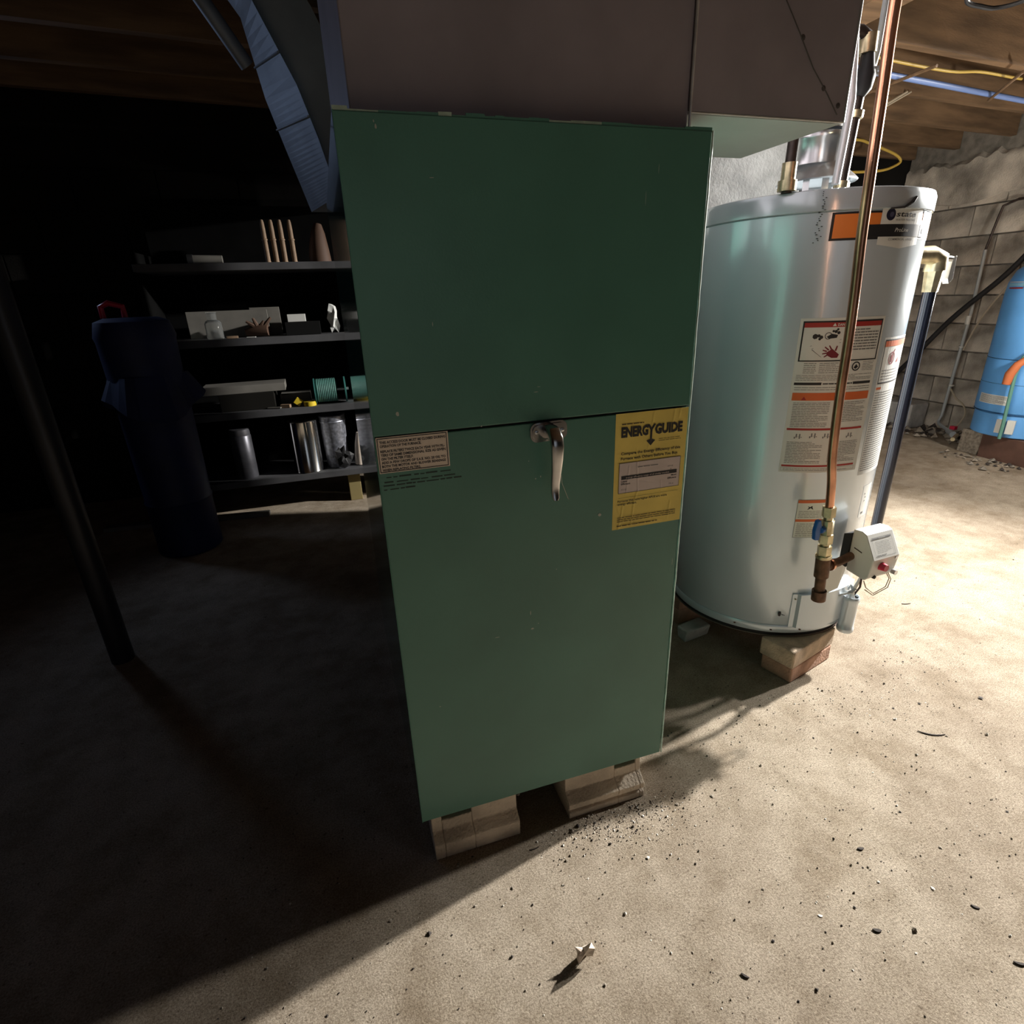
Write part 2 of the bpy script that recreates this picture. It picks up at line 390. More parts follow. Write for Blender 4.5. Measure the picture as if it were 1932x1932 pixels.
for j, (x, y, z, rx, rn) in enumerate(sec):
    t = (Vector(sec[min(j+1, len(sec)-1)][:3])-Vector(sec[max(j-1, 0)][:3])).normalized(); a = Vector((1, 0, 0)); b = t.cross(a).normalized()
    for q in range(seg):
        th = 2*PI*q/seg; cc, ss = math.cos(th), math.sin(th); ex = .6
        cc = math.copysign(abs(cc)**ex, cc); ss = math.copysign(abs(ss)**ex, ss)
        vs.append(Vector((x, y, z)) + rx*cc*a + rn*ss*b)
for j in range(len(sec)-1):
    for q in range(seg): q2 = (q+1) % seg; fs.append((j*seg+q, j*seg+q2, (j+1)*seg+q2, (j+1)*seg+q))
fs += [tuple(range(seg))[::-1], tuple((len(sec)-1)*seg+q for q in range(seg))]
lv.add(vs, fs, M_chrome); lv.build('lever', handle, True)
# labels on the furnace
def creaser(creases):
    def g(u, v):
        s = 0
        for (pts, amp) in creases:
            for (a, b) in zip(pts, pts[1:]):
                lo, hi = min(a[1], b[1]), max(a[1], b[1])
                if lo-.003 <= v <= hi+.003:
                    t = (v-a[1])/((b[1]-a[1]) or 1e-6); uc = a[0]+(b[0]-a[0])*t; dd = (u-uc)/.0016
                    s = max(s, amp*math.exp(-dd*dd))
        return s
    return g
EG0 = (.4125, .690); EW, EH = .1465, .2195
cre = creaser([([(.040, .01), (.043, .05), (.050, .075), (.047, .11), (.044, .15)], .0012), ([(.012, .0), (.018, .03), (.020, .045)], .0011), ([(.110, .175), (.116, .2), (.118, .218)], .0010), ([(.128, .205), (.130, .219)], .0009), ([(.118, .012), (.121, .04)], .0009), ([(.068, .155), (.073, .19), (.075, .215)], .0008), ([(.006, .05), (.013, .035)], .0007), ([(.030, .12), (.026, .075)], .0007), ([(.1, .06), (.098, .085)], .0005)])
def fe(u, v, o): return (EG0[0]+u, -.0003-o-cre(u, v), EG0[1]+v)
P = Print(fe, 0); yl = MB(); nu, nv = 110, 60; vs = []; fs = []
for j in range(nv+1):
    for i in range(nu+1):
        u = EW*i/nu; v = EH*j/nv
        vs.append(fe(u, v, 0))
for j in range(nv):
    for i in range(nu): a = j*(nu+1)+i; fs.append((a, a+1, a+nu+2, a+nu+1))
yl.add(vs, fs, M_yellow); yo = yl.build('energy_label', F, True); yo['label'] = 'creased yellow energy label'
P = Print(fe, .0009)
P.text('ENERG', .0115, EH-.042, .0175, M_black, .054, bold=.05); P.text('GUIDE', .079, EH-.042, .0175, M_black, .057, bold=.05)
P.text('Y', .0625, EH-.044, .0205, M_black, .018, bold=.03)
P.rect(.0695, EH-.056, .0735, EH-.036, M_black); P.poly([(.0625, EH-.0535), (.0715, EH-.063), (.0805, EH-.0535)], M_black)
P.poly([(.0625, EH-.0535), (.0715, EH-.056), (.0805, EH-.0535), (.0715, EH-.0505)], M_black)
P.lines(.012, .07, EH-.021, EH-.017, 1, M_brown, seed=3); P.lines(.088, .134, EH-.057, EH-.050, 2, M_brown, thick=.2, seed=4)
P.text('Compare the Energy Efficiency of this', .0125, EH-.075, .0052, M_black, .122, bold=.02)
P.text('Furnace with Others Before You Buy.', .0125, EH-.0845, .0052, M_black, .118, bold=.02)
gx0, gy0, gx1, gy1 = .0095, EH-.148, .137, EH-.090
P.rect(gx0, gy0, gx1, gy1, M_pinkgrey, 0, step=.00067, vstep=.0036)
for q in ((gx0, gy0, gx1, gy0+.0006), (gx0, gy1-.0006, gx1, gy1), (gx0, gy0, gx0+.0006, gy1), (gx1-.0006, gy0, gx1, gy1)): P.rect(*q, M_black, .0004, step=.002, vstep=.004)
P.lines(.045, .092, gy1-.0125, gy1-.008, 1, M_greyprint, .0003, thick=.3, seed=5)
P.rect(.0145, gy0+.0265, .1305, gy0+.0335, M_black, .0004, step=.00067); P.text('energy efficiency range of all similar models', .024, gy0+.0285, .003, M_pinkgrey, .09, o=.0006)
P.text('Least', .0145, gy0+.0215, .0035, M_black, .012, o=.0003, bold=.02); P.text('Efficient', .0145, gy0+.0165, .0035, M_black, .019, o=.0003, bold=.02)
P.text('Most', .119, gy0+.0215, .0035, M_black, .0115, o=.0003, bold=.02); P.text('Efficient', .112, gy0+.0160, .0035, M_black, .0185, o=.0003, bold=.02)
P.text('AFUE', .110, gy0+.040, .0028, M_greyprint, .012, o=.0003); P.text('55.0', .0150, gy0+.006, .0028, M_greyprint, .010, o=.0003); P.text('79.0', .115, gy0+.005, .0028, M_greyprint, .010, o=.0003)
P.poly([(.1165, gy0+.0365), (.1185, gy0+.0365), (.1175, gy0+.034)], M_black, .0003)
P.rect(.010, .0625, .136, .0629, M_brown, .0003)
P.text('Furnaces that have higher AFUE are more', .009, .0545, .0038, M_black, .104, bold=.02, o=.0003); P.text('energy efficient.', .009, .0485, .0038, M_black, .040, bold=.02, o=.0003)
P.lines(.009, .134, .014, .026, 3, M_brown, .0003, thick=.3, seed=9); P.lines(.009, .095, .005, .009, 1, M_brown, .0003, thick=.4, seed=10)
P.build('lettering', yo)
IL0 = (.0025, .8535); IW, IH = .1125, .0575
def fi(u, v, o): return (IL0[0]+u, -.0004-o, IL0[1]+v)
P = Print(fi, 0); P.rect(0, 0, IW, IH, M_cream); il = P.build('instruction_label', F); il['label'] = 'cream instruction label with black border'
P = Print(fi, .0003); P.frame(.0014, .0014, IW-.0022, IH-.0014, .0012, M_black)
TL = [('THIS ACCESS DOOR MUST BE CLOSED DURING', .103, 0), ('OPERATION OF THE FURNACE.', .064, 0), ('REPLACE FILTERS TWICE EACH YEAR WITH FIL-', .101, 1), ('TERS OF SAME DIMENSIONAL SIZE AS GIVEN', .102, 1), ('ON THE FILTER ITSELF.', .050, 1), ('ADD A FEW DROPS OF S.A.E. NO. 20 OIL TO', .101, 1), ('BOTH THE MOTOR AND BLOWER BEARINGS', .101, 1), ('WHEN REPLACING FILTERS.', .060, 1)]
for i, (t, wd, g) in enumerate(TL): P.text(t, .0050, IH-.0100-i*.0060-g*.0022, .0040, M_black, wd, bold=.03)
P.build('lettering', il)
rs = MB(); rnd = random.Random(4)
for (z, x0, x1) in ((.846, .012, .1), (.838, .008, .115), (.8325, .006, .12), (.826, .006, .06)):
    x = x0
    while x < x1: wd = rnd.uniform(.004, .02); rs.box((x, -.0004, z-.0007), (x+wd, -.0001, z+rnd.uniform(.0006, .0018)), M_dark if False else MATS.setdefault('res', mat('adhesive_residue', (.018, .04, .03), .6))); x += wd+rnd.uniform(.001, .006)
rs.build('adhesive_residue', F)
cp = MB(); chipm = mat('paint_chip', (.45, .48, .42), .7)
def chip(x, z, w, h, rot=0):
    n = 7; pts = [(x+w*math.cos(2*PI*i/n+rot)*random.uniform(.6, 1), z+h*math.sin(2*PI*i/n+rot)*random.uniform(.6, 1)) for i in range(n)]
    cp.add([(a, -.0006, b) for a, b in pts], [tuple(range(n))], chipm)
for (x, z, w, h) in ((.052, 1.316, .002, .0035), (.050, 1.3215, .001, .002), (.040, .945, .0035, .004), (.105, 1.072, .0008, .005), (.171, .913, .002, .0018), (.386, .726, .0045, .0035), (.25, .512, .004, .002), (.247, .548, .001, .006), (.18, .509, .006, .0006), (.262, .812, .0015, .0018), (.271, .815, .0014, .002), (.25, .845, .0011, .0011), (.265, .96, .005, .0008), (.27, .968, .004, .0006), (.45, 1.24, .0005, .012), (.47, 1.28, .0005, .008), (.12, 1.26, .004, .0006), (.262, .521, .0012, .001), (.06, .382, .002, .001), (.3, .63, .001, .001), (.55, .6, .0006, .012)): chip(x, z, w, h)
cp.build('paint_chips', F, kind='stuff')
cw = MB().tube([(.297, -.035, .852), (.300, -.02, .832), (.308, -.008, .80), (.322, -.002, .768)], .00035, M_whitechip, 5); cw.lathe([(.0001, -.001), (.0012, 0), (.0001, .001)], (.323, -.002, .767), M_whitechip, 8)
tag(cw.build('cobweb_strand', origin=(.31, -.01, .8)), 'thin pale cobweb strand hanging from the chrome door handle', 'cobweb')

# duct plenum on top of the furnace
D = thing('air_duct', 'large dull brown sheet metal duct rising from the green furnace', 'duct', (.28, .25, 1.333))
MB().box((.024, .031, 1.3335), (.535, .47, 1.99), M_galv).build('plenum', D, bevel=.002)
MB().box((.536, .029, 1.3635), (.838, .285, 1.99), M_galv).build('trunk', D, bevel=.0015)
MB().box((.34, .475, 1.62), (.53, 2.6, 1.985), M_galv).build('duct_light_blocker', D)  # unseen box added behind the plenum to keep light off the left ceiling
MB().box((.54, .033, 1.3605), (.836, .283, 1.3630), M_galvbounce).build('bottom_panel', D)
MB().tube([(.5365, .0275, 1.334+.65*i/20) for i in range(21)], .0022, M_zincedge, 8).build('corner_seam', D, True)
b = MB().tube([(.8385, .0285, 1.362), (.8385, .0285, 1.99)], .0018, M_zincedge, 8); b.tube([(.538, .029, 1.362), (.838, .029, 1.362)], .0014, M_zincedge, 8); b.build('edge_hem', D)
b = MB()
cbm = mat('duct_crease', (.10, .09, .085), .6, .4)
pts = [(.686, .0285, 1.52), (.725, .0285, 1.475), (.76, .0285, 1.432), (.797, .0285, 1.398), (.822, .0285, 1.372)]
b.tube([(.60, .0285, 1.62)]+pts, .0009, cbm, 6)
for (x, z) in ((.733, 1.470), (.787, 1.407), (.822, 1.385)): b.lathe([(.0001, -.0012), (.004, -.0004), (.005, .0008)], (x, .029, z), cbm, 10, axis='Y', closed=False)
b.build('cross_break', D)
b = MB().tube([(.60, .10, 1.3615), (.66, .285, 1.3615)], .0008, cbm, 5); b.tube([(.64, .08, 1.3615), (.72, .285, 1.3615)], .0008, cbm, 5); b.build('underside_crease', D)
# sloping return duct behind the furnace on the left
R_ = thing('return_duct', 'sloping blue-grey sheet metal duct with ragged edge, left of the large duct', 'duct', (.1, 1.2, 1.3))
near = [(-.215, 1.0, 1.99), (-.105, 1.0, 1.815), (-.027, 1.0, 1.645), (.008, 1.0, 1.53), (.03, 1.0, 1.44), (.042, 1.0, 1.39)]
far = [(-.24, 1.22, 1.99), (-.150, 1.23, 1.86), (-.120, 1.26, 1.68), (-.085, 1.30, 1.56), (-.055, 1.32, 1.46), (-.035, 1.33, 1.39)]
b = MB(); vs = []; fs = []; rnd = random.Random(9)
def interp(L, t):
    k = min(int(t*(len(L)-1)), len(L)-2); f = t*(len(L)-1)-k; return Vector(L[k]).lerp(Vector(L[k+1]), f)
n = 40
for i in range(n+1):
    t = i/n; a = interp(near, t); c = interp(far, t); j = rnd.choice((0, 0, 0, .004, -.003)) if i % 7 == 0 else 0
    a2 = a+Vector((j, 0, 0)); vs += [a2, c, c+Vector((.14, 0, 0)), a+Vector((.14, 0, 0)), a+Vector((.006, .03, 0))]
for i in range(n):
    o = i*5
    for (p, q) in ((0, 1), (1, 2), (2, 3), (4, 0), (3, 4)): fs.append((o+p, o+q, o+5+q, o+5+p))
b.add(vs, fs, M_galv_dirty); b.build('duct_shell', R_)
MB().box((.055, .757, .35), (.185, 1.33, 1.43), M_galv).build('lower_boot', R_)
b = MB(); 
for t in (.32, .52): a = interp(near, t); c = interp(far, t); b.tube([a+Vector((-.003, -.002, 0)), c+Vector((-.003, 0, 0))], .003, M_galv_dirty, 6)
b.build('seam', R_)
b = MB(); vs = []
b.tube([(-.30, 1.3, 2.0), (-.215, 1.32, 1.87), (-.16, 1.36, 1.79)], .022, M_galv_dirty, 14)
tag(b.build('round_pipe', origin=(-.22, 1.3, 1.9), smooth=True), 'faint grey pipe up in the dark, left of the sloping duct', 'pipe')

# support blocks under the furnace
prof_plain = [(-.016, 0), (-.016, .040), (.006, .056), (.008, .0985), (.39, .0985), (.39, 0)]
prof_groove = [(-.018, 0), (-.018, .016), (-.011, .019), (-.011, .023), (-.018, .026), (-.018, .040), (.006, .058), (.008, .0985), (.39, .0985), (.39, 0)]
def fblock(name, x0, x1, prof, label, notch, yo=0, end=None):
    t = thing(name, label, 'concrete block', ((x0+x1)/2, .19+yo, 0), 'concrete blocks under the furnace')
    b = MB()
    segs = [(x0, notch[0], 0), (notch[0], notch[1], 1), (notch[1], x1, 0)]
    for (a, c, nt) in segs:
        pr = [(y+yo, z) for y, z in prof]
        if nt:
            pr = pr[:-3] + [(.008+yo, .080), (.05+yo, .080), (.05+yo, .0985)] + pr[-2:]
        b.prism(pr, lambda y, z, d: (d, y, z), a, c, M_block)
    b.build('block_body', t, bevel=.0025); return t
fblock('concrete_block', .018, .206, prof_plain, 'concrete block under the left front corner of the furnace', (.040, .105))
fblock('concrete_block', .322, .512, prof_groove, 'grooved concrete block under the right front corner of the furnace', (.445, .500))
def small(name, cat, label, a, b_, m, rot=0, tilt=None, bevel=.002, jit=0, group=None):
    b = MB().box(a, b_, m, rot=rot, tilt=tilt)
    if jit:
        rnd = random.Random(hash(name) % 99 if False else int(a[0]*1000) % 97)
        b.v = [v + Vector((rnd.uniform(-jit, jit), rnd.uniform(-jit, jit), 0)) for v in b.v]
    c = (Vector(a)+Vector(b_))/2; c.z = a[2]
    return tag(b.build(name, origin=c, bevel=bevel), label, cat, group)
b = MB().tube([(.222, .05, .058), (.226, .06, .075), (.24, .10, .085)], [.008, .012, .010], M_board, 10)
b.tube([(.222, .05, .058), (.221, .046, .045)], [.008, .005], M_board, 8)
tag(b.build('cable_bushing', origin=(.23, .07, .05), smooth=True), 'round pale plug hanging in the gap between the furnace blocks', 'plug')

# ================================================================== WATER HEATER
TX, TY, TR = 1.256, .516, .279
WH = thing('water_heater', 'tall grey cylindrical water heater raised on bricks beside the furnace', 'water heater', (TX, TY, .115))
b = MB(); b.lathe([(TR-.002, .152), (TR, .156), (TR, 1.262), (TR-.004, 1.266)], (TX, TY, 0), M_grey, 128); b.build('jacket', WH, True)
b = MB(); b.lathe([(TR+.001, .128), (TR+.0025, .131), (TR+.0025, .150), (TR+.0005, .153)], (TX, TY, 0), M_grey, 128); b.build('bottom_band', WH, True)
b = MB(); b.lathe([(TR-.004, .115), (TR-.004, .129)], (TX, TY, 0), M_dark, 96); b.build('base_gap', WH)
b = MB(); b.lathe([(TR-.012, .1125), (TR-.0015, .1125), (TR+.001, .1145), (TR-.001, .1165), (TR-.012, .1165)], (TX, TY, 0), M_ring, 96); b.build('base_rim', WH, True)
b = MB(); b.lathe([(TR+.0015, 1.264), (TR+.0045, 1.266), (TR+.0045, 1.298), (TR+.0005, 1.309), (TR-.012, 1.3125), (.0005, 1.318)], (TX, TY, 0), M_greyp, 128); b.build('top_cap', WH, True)
def cyl(a_deg, r=TR):
    def fn(u, v, o):
        a = math.radians(a_deg) + u/TR; return (TX+(r+o)*math.cos(a), TY+(r+o)*math.sin(a), v)
    return fn
def ang(a0, a1): return math.radians(a1-a0)*TR
# band with emblem
bf = cyl(-123.2); Wb = ang(-123.2, -45)
P = Print(bf, .0004); P.rect(0, 1.2015, Wb, 1.261, M_black); band = P.build('brand_band', WH); band['label'] = 'orange band with black border'
P = Print(bf, .0007); P.poly([(.007, 1.2565)]+[(ang(-123.2, -122+2*i), 1.2565) for i in range(2, 38)]+[(ang(-123.2, -122+2*i), 1.2065) for i in range(37, 1, -1)]+[(.0095, 1.2065)], M_orband) if False else None
for i in range(39):
    a0, a1 = .006+i*(Wb-.006)/39, .006+(i+1)*(Wb-.006)/39; P.rect(a0, 1.2065, a1, 1.2565, M_orband)
P.build('stripe', band)
u0, u1 = ang(-123.2, -100.6), ang(-123.2, -73.2); um = (u0+u1)/2
P = Print(bf, .0011)
N_ = 14
def emb(u0, u1, v0, v1, p0, p1, m, o):
    for i in range(N_):
        a, c = u0+(u1-u0)*i/N_, u0+(u1-u0)*(i+1)/N_
        pk = lambda u: 1-abs((u-um)/((u1-u0)/2))
        P.b.add([P.fn(a, v0-p0*pk(a), P.o+o), P.fn(c, v0-p0*pk(c), P.o+o), P.fn(c, v1+p1*pk(c), P.o+o), P.fn(a, v1+p1*pk(a), P.o+o)], [(0, 1, 2, 3)], m)
emb(u0, u1, 1.190, 1.2685, .009, .010, M_white, 0)
emblem = P.build('emblem', WH); emblem['label'] = 'white shield-shaped brand emblem'
P = Print(bf, .0014)
P.rect(ang(-123.2, -107), 1.2065, ang(-123.2, -71), 1.2325, M_black, step=.006)
P.rect(ang(-123.2, -73), 1.2065, ang(-123.2, -67), 1.2325, M_brown, .0002)
P.disc(u0+.024, 1.2525, .0125, mat('navy_print', (.015, .015, .04), .4), 0, 24, ry=.0125); P.disc(u0+.0255, 1.2525, .0055, mat('blue_grey_print', (.08, .08, .14), .4), .0004, 16)
P.text('state', u0+.0385, 1.2480, .0115, M_black, .066, bold=.012, shear=.1)
P.text('WATER HEATERS', u0+.0385, 1.2395, .0040, M_greyprint, .066)
P.text('ProLine', u0+.042, 1.2165, .0085, M_white, .043, o=.0004, bold=.01, shear=.25)
P.text('COMMERCIAL GRADE', u0+.028, 1.1985, .0048, M_greyprint, .080, bold=.01)
P.disc(ang(-123.2, -69.5), 1.2195, .0045, M_white, .0006, 12, ry=.006)
P.build('lettering', emblem)
# small tag right of the emblem
P = Print(cyl(-71.5), .0012); P.rect(0, 1.243, .016, 1.262, M_white); tg = P.build('white_tag', WH)
# main warning label
mf = cyl(-130); Wm = ang(-130, -86.4)
P = Print(mf, .0004); P.rect(0, .6355, Wm, 1.031, M_white); ml = P.build('warning_label', WH); ml['label'] = 'large white warning label with red bands'
P = Print(mf, .0008)
P.rect(.007, .9275, Wm-.006, .9305, M_black); P.rect(.007, 1.0205, Wm-.006, 1.0245, M_black); P.rect(.007, .9275, .0105, 1.0245, M_black); P.rect(Wm-.0095, .9275, Wm-.006, 1.0245, M_black)
P.rect(.0105, 1.0095, Wm-.0095, 1.0205, M_red)
P.text('DANGER', .086, 1.0120, .0062, M_white, .030, o=.0003, bold=.02); P.poly([(.074, 1.0118), (.083, 1.0118), (.0785, 1.0190)], M_white, .0003)
P.rect(.1075, .934, .1081, 1.008, M_greyprint)
P.lines(.111, Wm-.014, .952, 1.006, 8, M_greyprint, thick=.42, seed=21)
for (u, v, r) in ((.038, .988, .0065), (.046, .9895, .004), (.052, .986, .0045), (.049, .982, .0035), (.084, .999, .004), (.078, 1.0, .003), (.091, .996, .004), (.088, 1.004, .003)): P.disc(u, v, r, M_black, 0, 7)
P.ring(.068, .989, .0085, .0016, M_black); P.poly([(.064, .987), (.075, .994), (.090, .991), (.088, .984), (.070, .982)], M_black)
P.poly([(.030, .9655), (.100, .9805), (.100, .9795), (.030, .9645)], M_greyprint); P.poly([(.034, .959), (.100, .973), (.100, .972), (.034, .958)], M_greyprint)
P.poly([(.034, .956), (.058, .938), (.0595, .938), (.0355, .957)], M_greyprint)
hnd = mat('dark_red_print', (.16, .01, .02), .5)
P.poly([(.070, .950), (.082, .958), (.100, .944), (.097, .936), (.083, .936), (.070, .943)], hnd)
for (x0, y0, x1, y1, t) in ((.074, .955, .064, .963, .0018), (.070, .952, .060, .955, .0018), (.070, .948, .060, .946, .0018), (.073, .944, .065, .938, .0018), (.090, .953, .093, .965, .0022), (.080, .957, .074, .966, .0018)):
    d = Vector((x1-x0, y1-y0)).normalized(); nx, ny = -d.y*t, d.x*t; P.poly([(x0+nx, y0+ny), (x0-nx, y0-ny), (x1-nx*.7, y1-ny*.7), (x1+nx*.7, y1+ny*.7)], hnd)
P.lines(.022, .052, .898, .926, 6, M_greyprint, thick=.3, seed=31); P.lines(.058, .108, .898, .926, 6, M_greyprint, thick=.3, seed=32); P.lines(.168, Wm-.010, .902, .926, 6, M_greyprint, thick=.25, seed=33)
P.ring(.150, .9135, .0115, .003, M_black); P.poly([(.144, .910), (.150, .919), (.156, .912), (.150, .907)], M_black)
P.lines(.008, Wm-.010, .880, .896, 4, M_greyprint, thick=.28, seed=34)
P.rect(.006, .869, .070, .8755, M_black); P.rect(.150, .869, Wm-.010, .8755, M_black); P.lines(.073, .148, .869, .875, 1, M_black, thick=.5, seed=35)
P.lines(.008, Wm-.010, .855, .866, 2, M_greyprint, thick=.25, seed=36)
P.rect(.006, .8295, Wm-.008, .8495, M_orange); P.poly([(.028, .831), (.040, .831), (.034, .840)], M_red, .0003)
P.lines(.011, .100, .760, .826, 15, M_greyprint, thick=.33, seed=41); P.lines(.116, Wm-.012, .772, .826, 12, M_greyprint, thick=.33, seed=42)
P.rect(.005, .7515, Wm-.009, .757, M_red)
for (u, v) in ((.035, .737), (.072, .739), (.105, .738), (.125, .738), (.170, .737)):
    for k in range(5): P.rect(u-.010+k*.004, v-.008+(k % 3)*.003, u-.007+k*.004, v-.003+(k % 2)*.008, M_greyprint)
P.lines(.010, .098, .661, .722, 14, M_greyprint, thick=.33, seed=43); P.lines(.116, Wm-.014, .664, .722, 13, M_greyprint, thick=.33, seed=44)
P.rect(.005, .6515, Wm-.012, .6565, M_red); P.frame(.004, .6400, Wm-.010, .6495, .0005, M_greyprint); P.lines(.010, Wm-.030, .641, .648, 2, M_greyprint, thick=.3, seed=45)
P.build('lettering', ml)
# fire hazard label on its right
ff_ = cyl(-83.2); Wf = ang(-83.2, -52)
P = Print(ff_, .0004); P.rect(0, .615, Wf, .978, M_white); fl_ = P.build('fire_warning_label', WH); fl_['label'] = 'white warning label with fire symbol'
P = Print(ff_, .0008); P.rect(.004, .862, Wf-.004, .8655, M_black); P.rect(.004, .969, Wf-.004, .9725, M_black); P.rect(.004, .862, .0068, .9725, M_black)
P.rect(.0068, .955, Wf-.004, .969, M_orange); fr = mat('dark_red_symbol', (.25, .02, .04), .5)
P.ring(.048, .925, .016, .003, fr); P.disc(.048, .925, .006, fr, .0003, 10, ry=.012); P.poly([(.050, .939), (.060, .948), (.061, .946), (.054, .936)], fr)
P.poly([(.078, .912), (.092, .925), (.092, .912)], M_red)
P.lines(.012, Wf-.01, .870, .900, 4, M_greyprint, thick=.25, seed=51); P.rect(.004, .8475, .024, .8535, M_orange)
P.lines(.004, Wf-.014, .625, .843, 34, M_greyprint, thick=.32, seed=52); P.build('lettering', fl_)
# lower labels
sf = cyl(-117.4); Ws = ang(-117.4, -99)
P = Print(sf, .0004); P.rect(0, .4435, Ws, .557, M_white); sl = P.build('scald_label', WH); sl['label'] = 'small white label with two orange bands'
P = Print(sf, .0008); P.frame(.0, .4435, Ws, .557, .0007, M_black); P.rect(.001, .5475, Ws-.001, .5565, M_orange); P.rect(.001, .492, Ws-.001, .4995, M_orange)
P.poly([(.028, .539), (.034, .536), (.040, .540), (.041, .534), (.044, .528), (.040, .530), (.036, .533), (.032, .530), (.027, .528), (.031, .534)], M_black)
P.lines(.006, Ws-.006, .503, .526, 5, M_greyprint, thick=.3, seed=61); P.lines(.006, Ws-.006, .447, .489, 7, M_greyprint, thick=.3, seed=62); P.build('lettering', sl)
P = Print(cyl(-73.5), .0004); P.rect(0, .478, .055, .575, M_whiteplastic); pl = P.build('rating_plate', WH)
P = Print(cyl(-73.5), .0008); P.rect(.012, .548, .016, .551, M_black); P.rect(.018, .537, .022, .540, M_black); P.rect(.016, .526, .020, .529, M_black); P.rect(.012, .488, .024, .494, M_greyprint); P.build('lettering', pl)
# vertical jacket drip stain and small marks
b = MB()
for i in range(26):
    a = math.radians(-128.5+random.uniform(-1.2, 1.2)+(i % 5)*.3); z = 1.305-i*.0042; r = TR+.0052 if z > 1.264 else TR+.0006
    b.lathe([(.0001, -.001), (random.uniform(.0012, .0035), 0), (.0001, .001)], (TX+r*math.cos(a), TY+r*math.sin(a), z), M_rubber, 6)
b.build('sooty_smudge', WH)
# access cover and pilot housing at the base
b = MB(); fc = cyl(-111.5)
Wc = ang(-111.5, -62)
def cov(u): return .004 + .010*max(0, min(1, (u-.012)/.010))
nn = 36; vs = []; fs = []
for i in range(nn+1):
    u = Wc*i/nn; o = .003 if u < .018 else .011
    vs += [fc(u, .150, o), fc(u, .262, o), fc(u, .262, 0), fc(u, .150, 0)]
for i in range(nn):
    k = i*4; fs += [(k, k+4, k+5, k+1), (k+1, k+5, k+6, k+2), (k+3, k+7, k+4, k)]
fs += [(0, 1, 2, 3)]
b.add(vs, fs, M_grey); b.build('burner_cover', WH)
k = fc(.008, .246, .005); MB().lathe([(.0001, -.003), (.003, 0), (.0001, .003)], k, M_brass, 8).build('screw', WH)
k = Vector(cyl(-117)(0, .193, .0008)); b = MB().lathe([(.0001, -.0008), (.008, 0), (.0001, .0008)], k, M_dark, 14, axis='Y')
b.tube([k+Vector((.004, -.002, -.002)), k+Vector((.016, -.005, -.006)), k+Vector((.024, -.007, -.022))], .0012, M_dark, 6); b.build('drain_port', WH)
for (a, z) in ((-121, .1375), (-104, .140), (-142, .140)): MB().lathe([(.0001, -.003), (.004, 0), (.0001, .003)], cyl(a)(0, z, .003), M_iron, 8).build('screw', WH)
pc = Vector((1.352, .228, 0)); b = MB(); b.lathe([(.021, .108), (.0235, .112), (.0235, .122), (.0215, .125), (.0215, .212), (.0235, .215), (.0235, .226), (.021, .230), (.0195, .230), (.0195, .222)], pc, M_grey, 28, closed=False)
b.lathe([(.0001, .224), (.0198, .224)], pc, M_dark, 24, closed=False); b.lathe([(.0001, .1085), (.021, .1085)], pc, M_grey, 24, closed=False); b.build('pilot_housing', WH, True)
b = MB(); b.tube([pc+Vector((-.002, 0, .222)), pc+Vector((-.004, -.004, .25)), (1.345, .205, .31), (1.335, .21, .36)], [.010, .0055, .004, .004], M_whiteplastic, 10)
b.tube([pc+Vector((.004, 0, .225)), (1.352, .208, .27), (1.338, .20, .33), (1.33, .215, .37)], .003, M_blackiron, 8); b.build('sensor_wire', WH, True)
b = MB()
for k in range(3): b.tube([(1.30+.006*k, .232, .24), (1.335+.006*k, .215, .252+.004*k), (1.352, .236, .262), (1.352, .243, .243)], .003, M_pvc, 8)
b.build('flexible_tubing', WH, True)
# white shield behind the valve
b = MB(); fs_ = cyl(-96)
b.add([fs_(.0, .255, .012), fs_(.060, .270, .012), fs_(.078, .345, .014), fs_(.062, .385, .014), fs_(.018, .365, .012), fs_(.004, .300, .012)], [(0, 1, 2, 3, 4, 5)], M_whiteplastic); b.build('paper_shield', WH)
# gas control valve
VO = Vector((1.312, .165, .408)); va = math.radians(4)
ux = Vector((math.cos(va), math.sin(va), 0)); uo = Vector((math.sin(va), -math.cos(va), 0)) # ux along width to the right, uo outwards
def VL(a, o, z): return VO + ux*a + uo*o + Vector((0, 0, z))
V = MB(); hw = .051
prof = [(-.030, -.054), (.026, -.062), (.036, -.050), (.042, .004), (.008, .066), (-.006, .072), (-.030, .070)]
V.prism(prof, lambda o, z, d: VL(d, o, z), -hw, hw, M_whiteplastic); valve = V.build('gas_control_valve', WH, bevel=.003); valve['label'] = 'beige gas control valve with red knob'
V = MB(); V.prism([(-.052, -.040), (-.030, -.045), (-.030, .060), (-.052, .050)], lambda o, z, d: VL(d, o, z), -hw-.004, hw-.012, M_rubber); V.build('valve_back', valve)
V = MB(); fo = .0405; c = VL(.0 -.012, .0385, -.020); V.tube([c, c+uo*.010, c+uo*.017], [.012, .0105, .0095], M_redp, 18); V.build('red_knob', valve, True)
c = VL(-.026, .032, -.052); MB().tube([c, c+uo*.007], .005, M_dark, 12).build('test_port', valve, True)
c = VL(.038, .040, -.046); MB().tube([c, c+uo*.012], .007, M_zinc, 12).build('pilot_nut', valve, True)
c = VL(.038, .042, -.004); MB().tube([c, c+uo*.002], .004, M_zinc, 12).build('screw', valve, True)
def fv(u, v, o):
    t = v; p0 = Vector((.042, .004)); p1 = Vector((.008, .066)); d = (p1-p0).normalized(); q = p0+d*t; nrm = Vector((d.y, -d.x)); q = q+nrm*(o+.0006); return tuple(VL(u, q.x, q.y))
P = Print(fv, .0); P.frame(-.038, .006, .038, .060, .0008, M_greyprint); P.rect(-.036, .0545, .036, .058, M_greyprint); P.text('WARNING', -.012, .0550, .0026, M_white, .026, o=.0003)
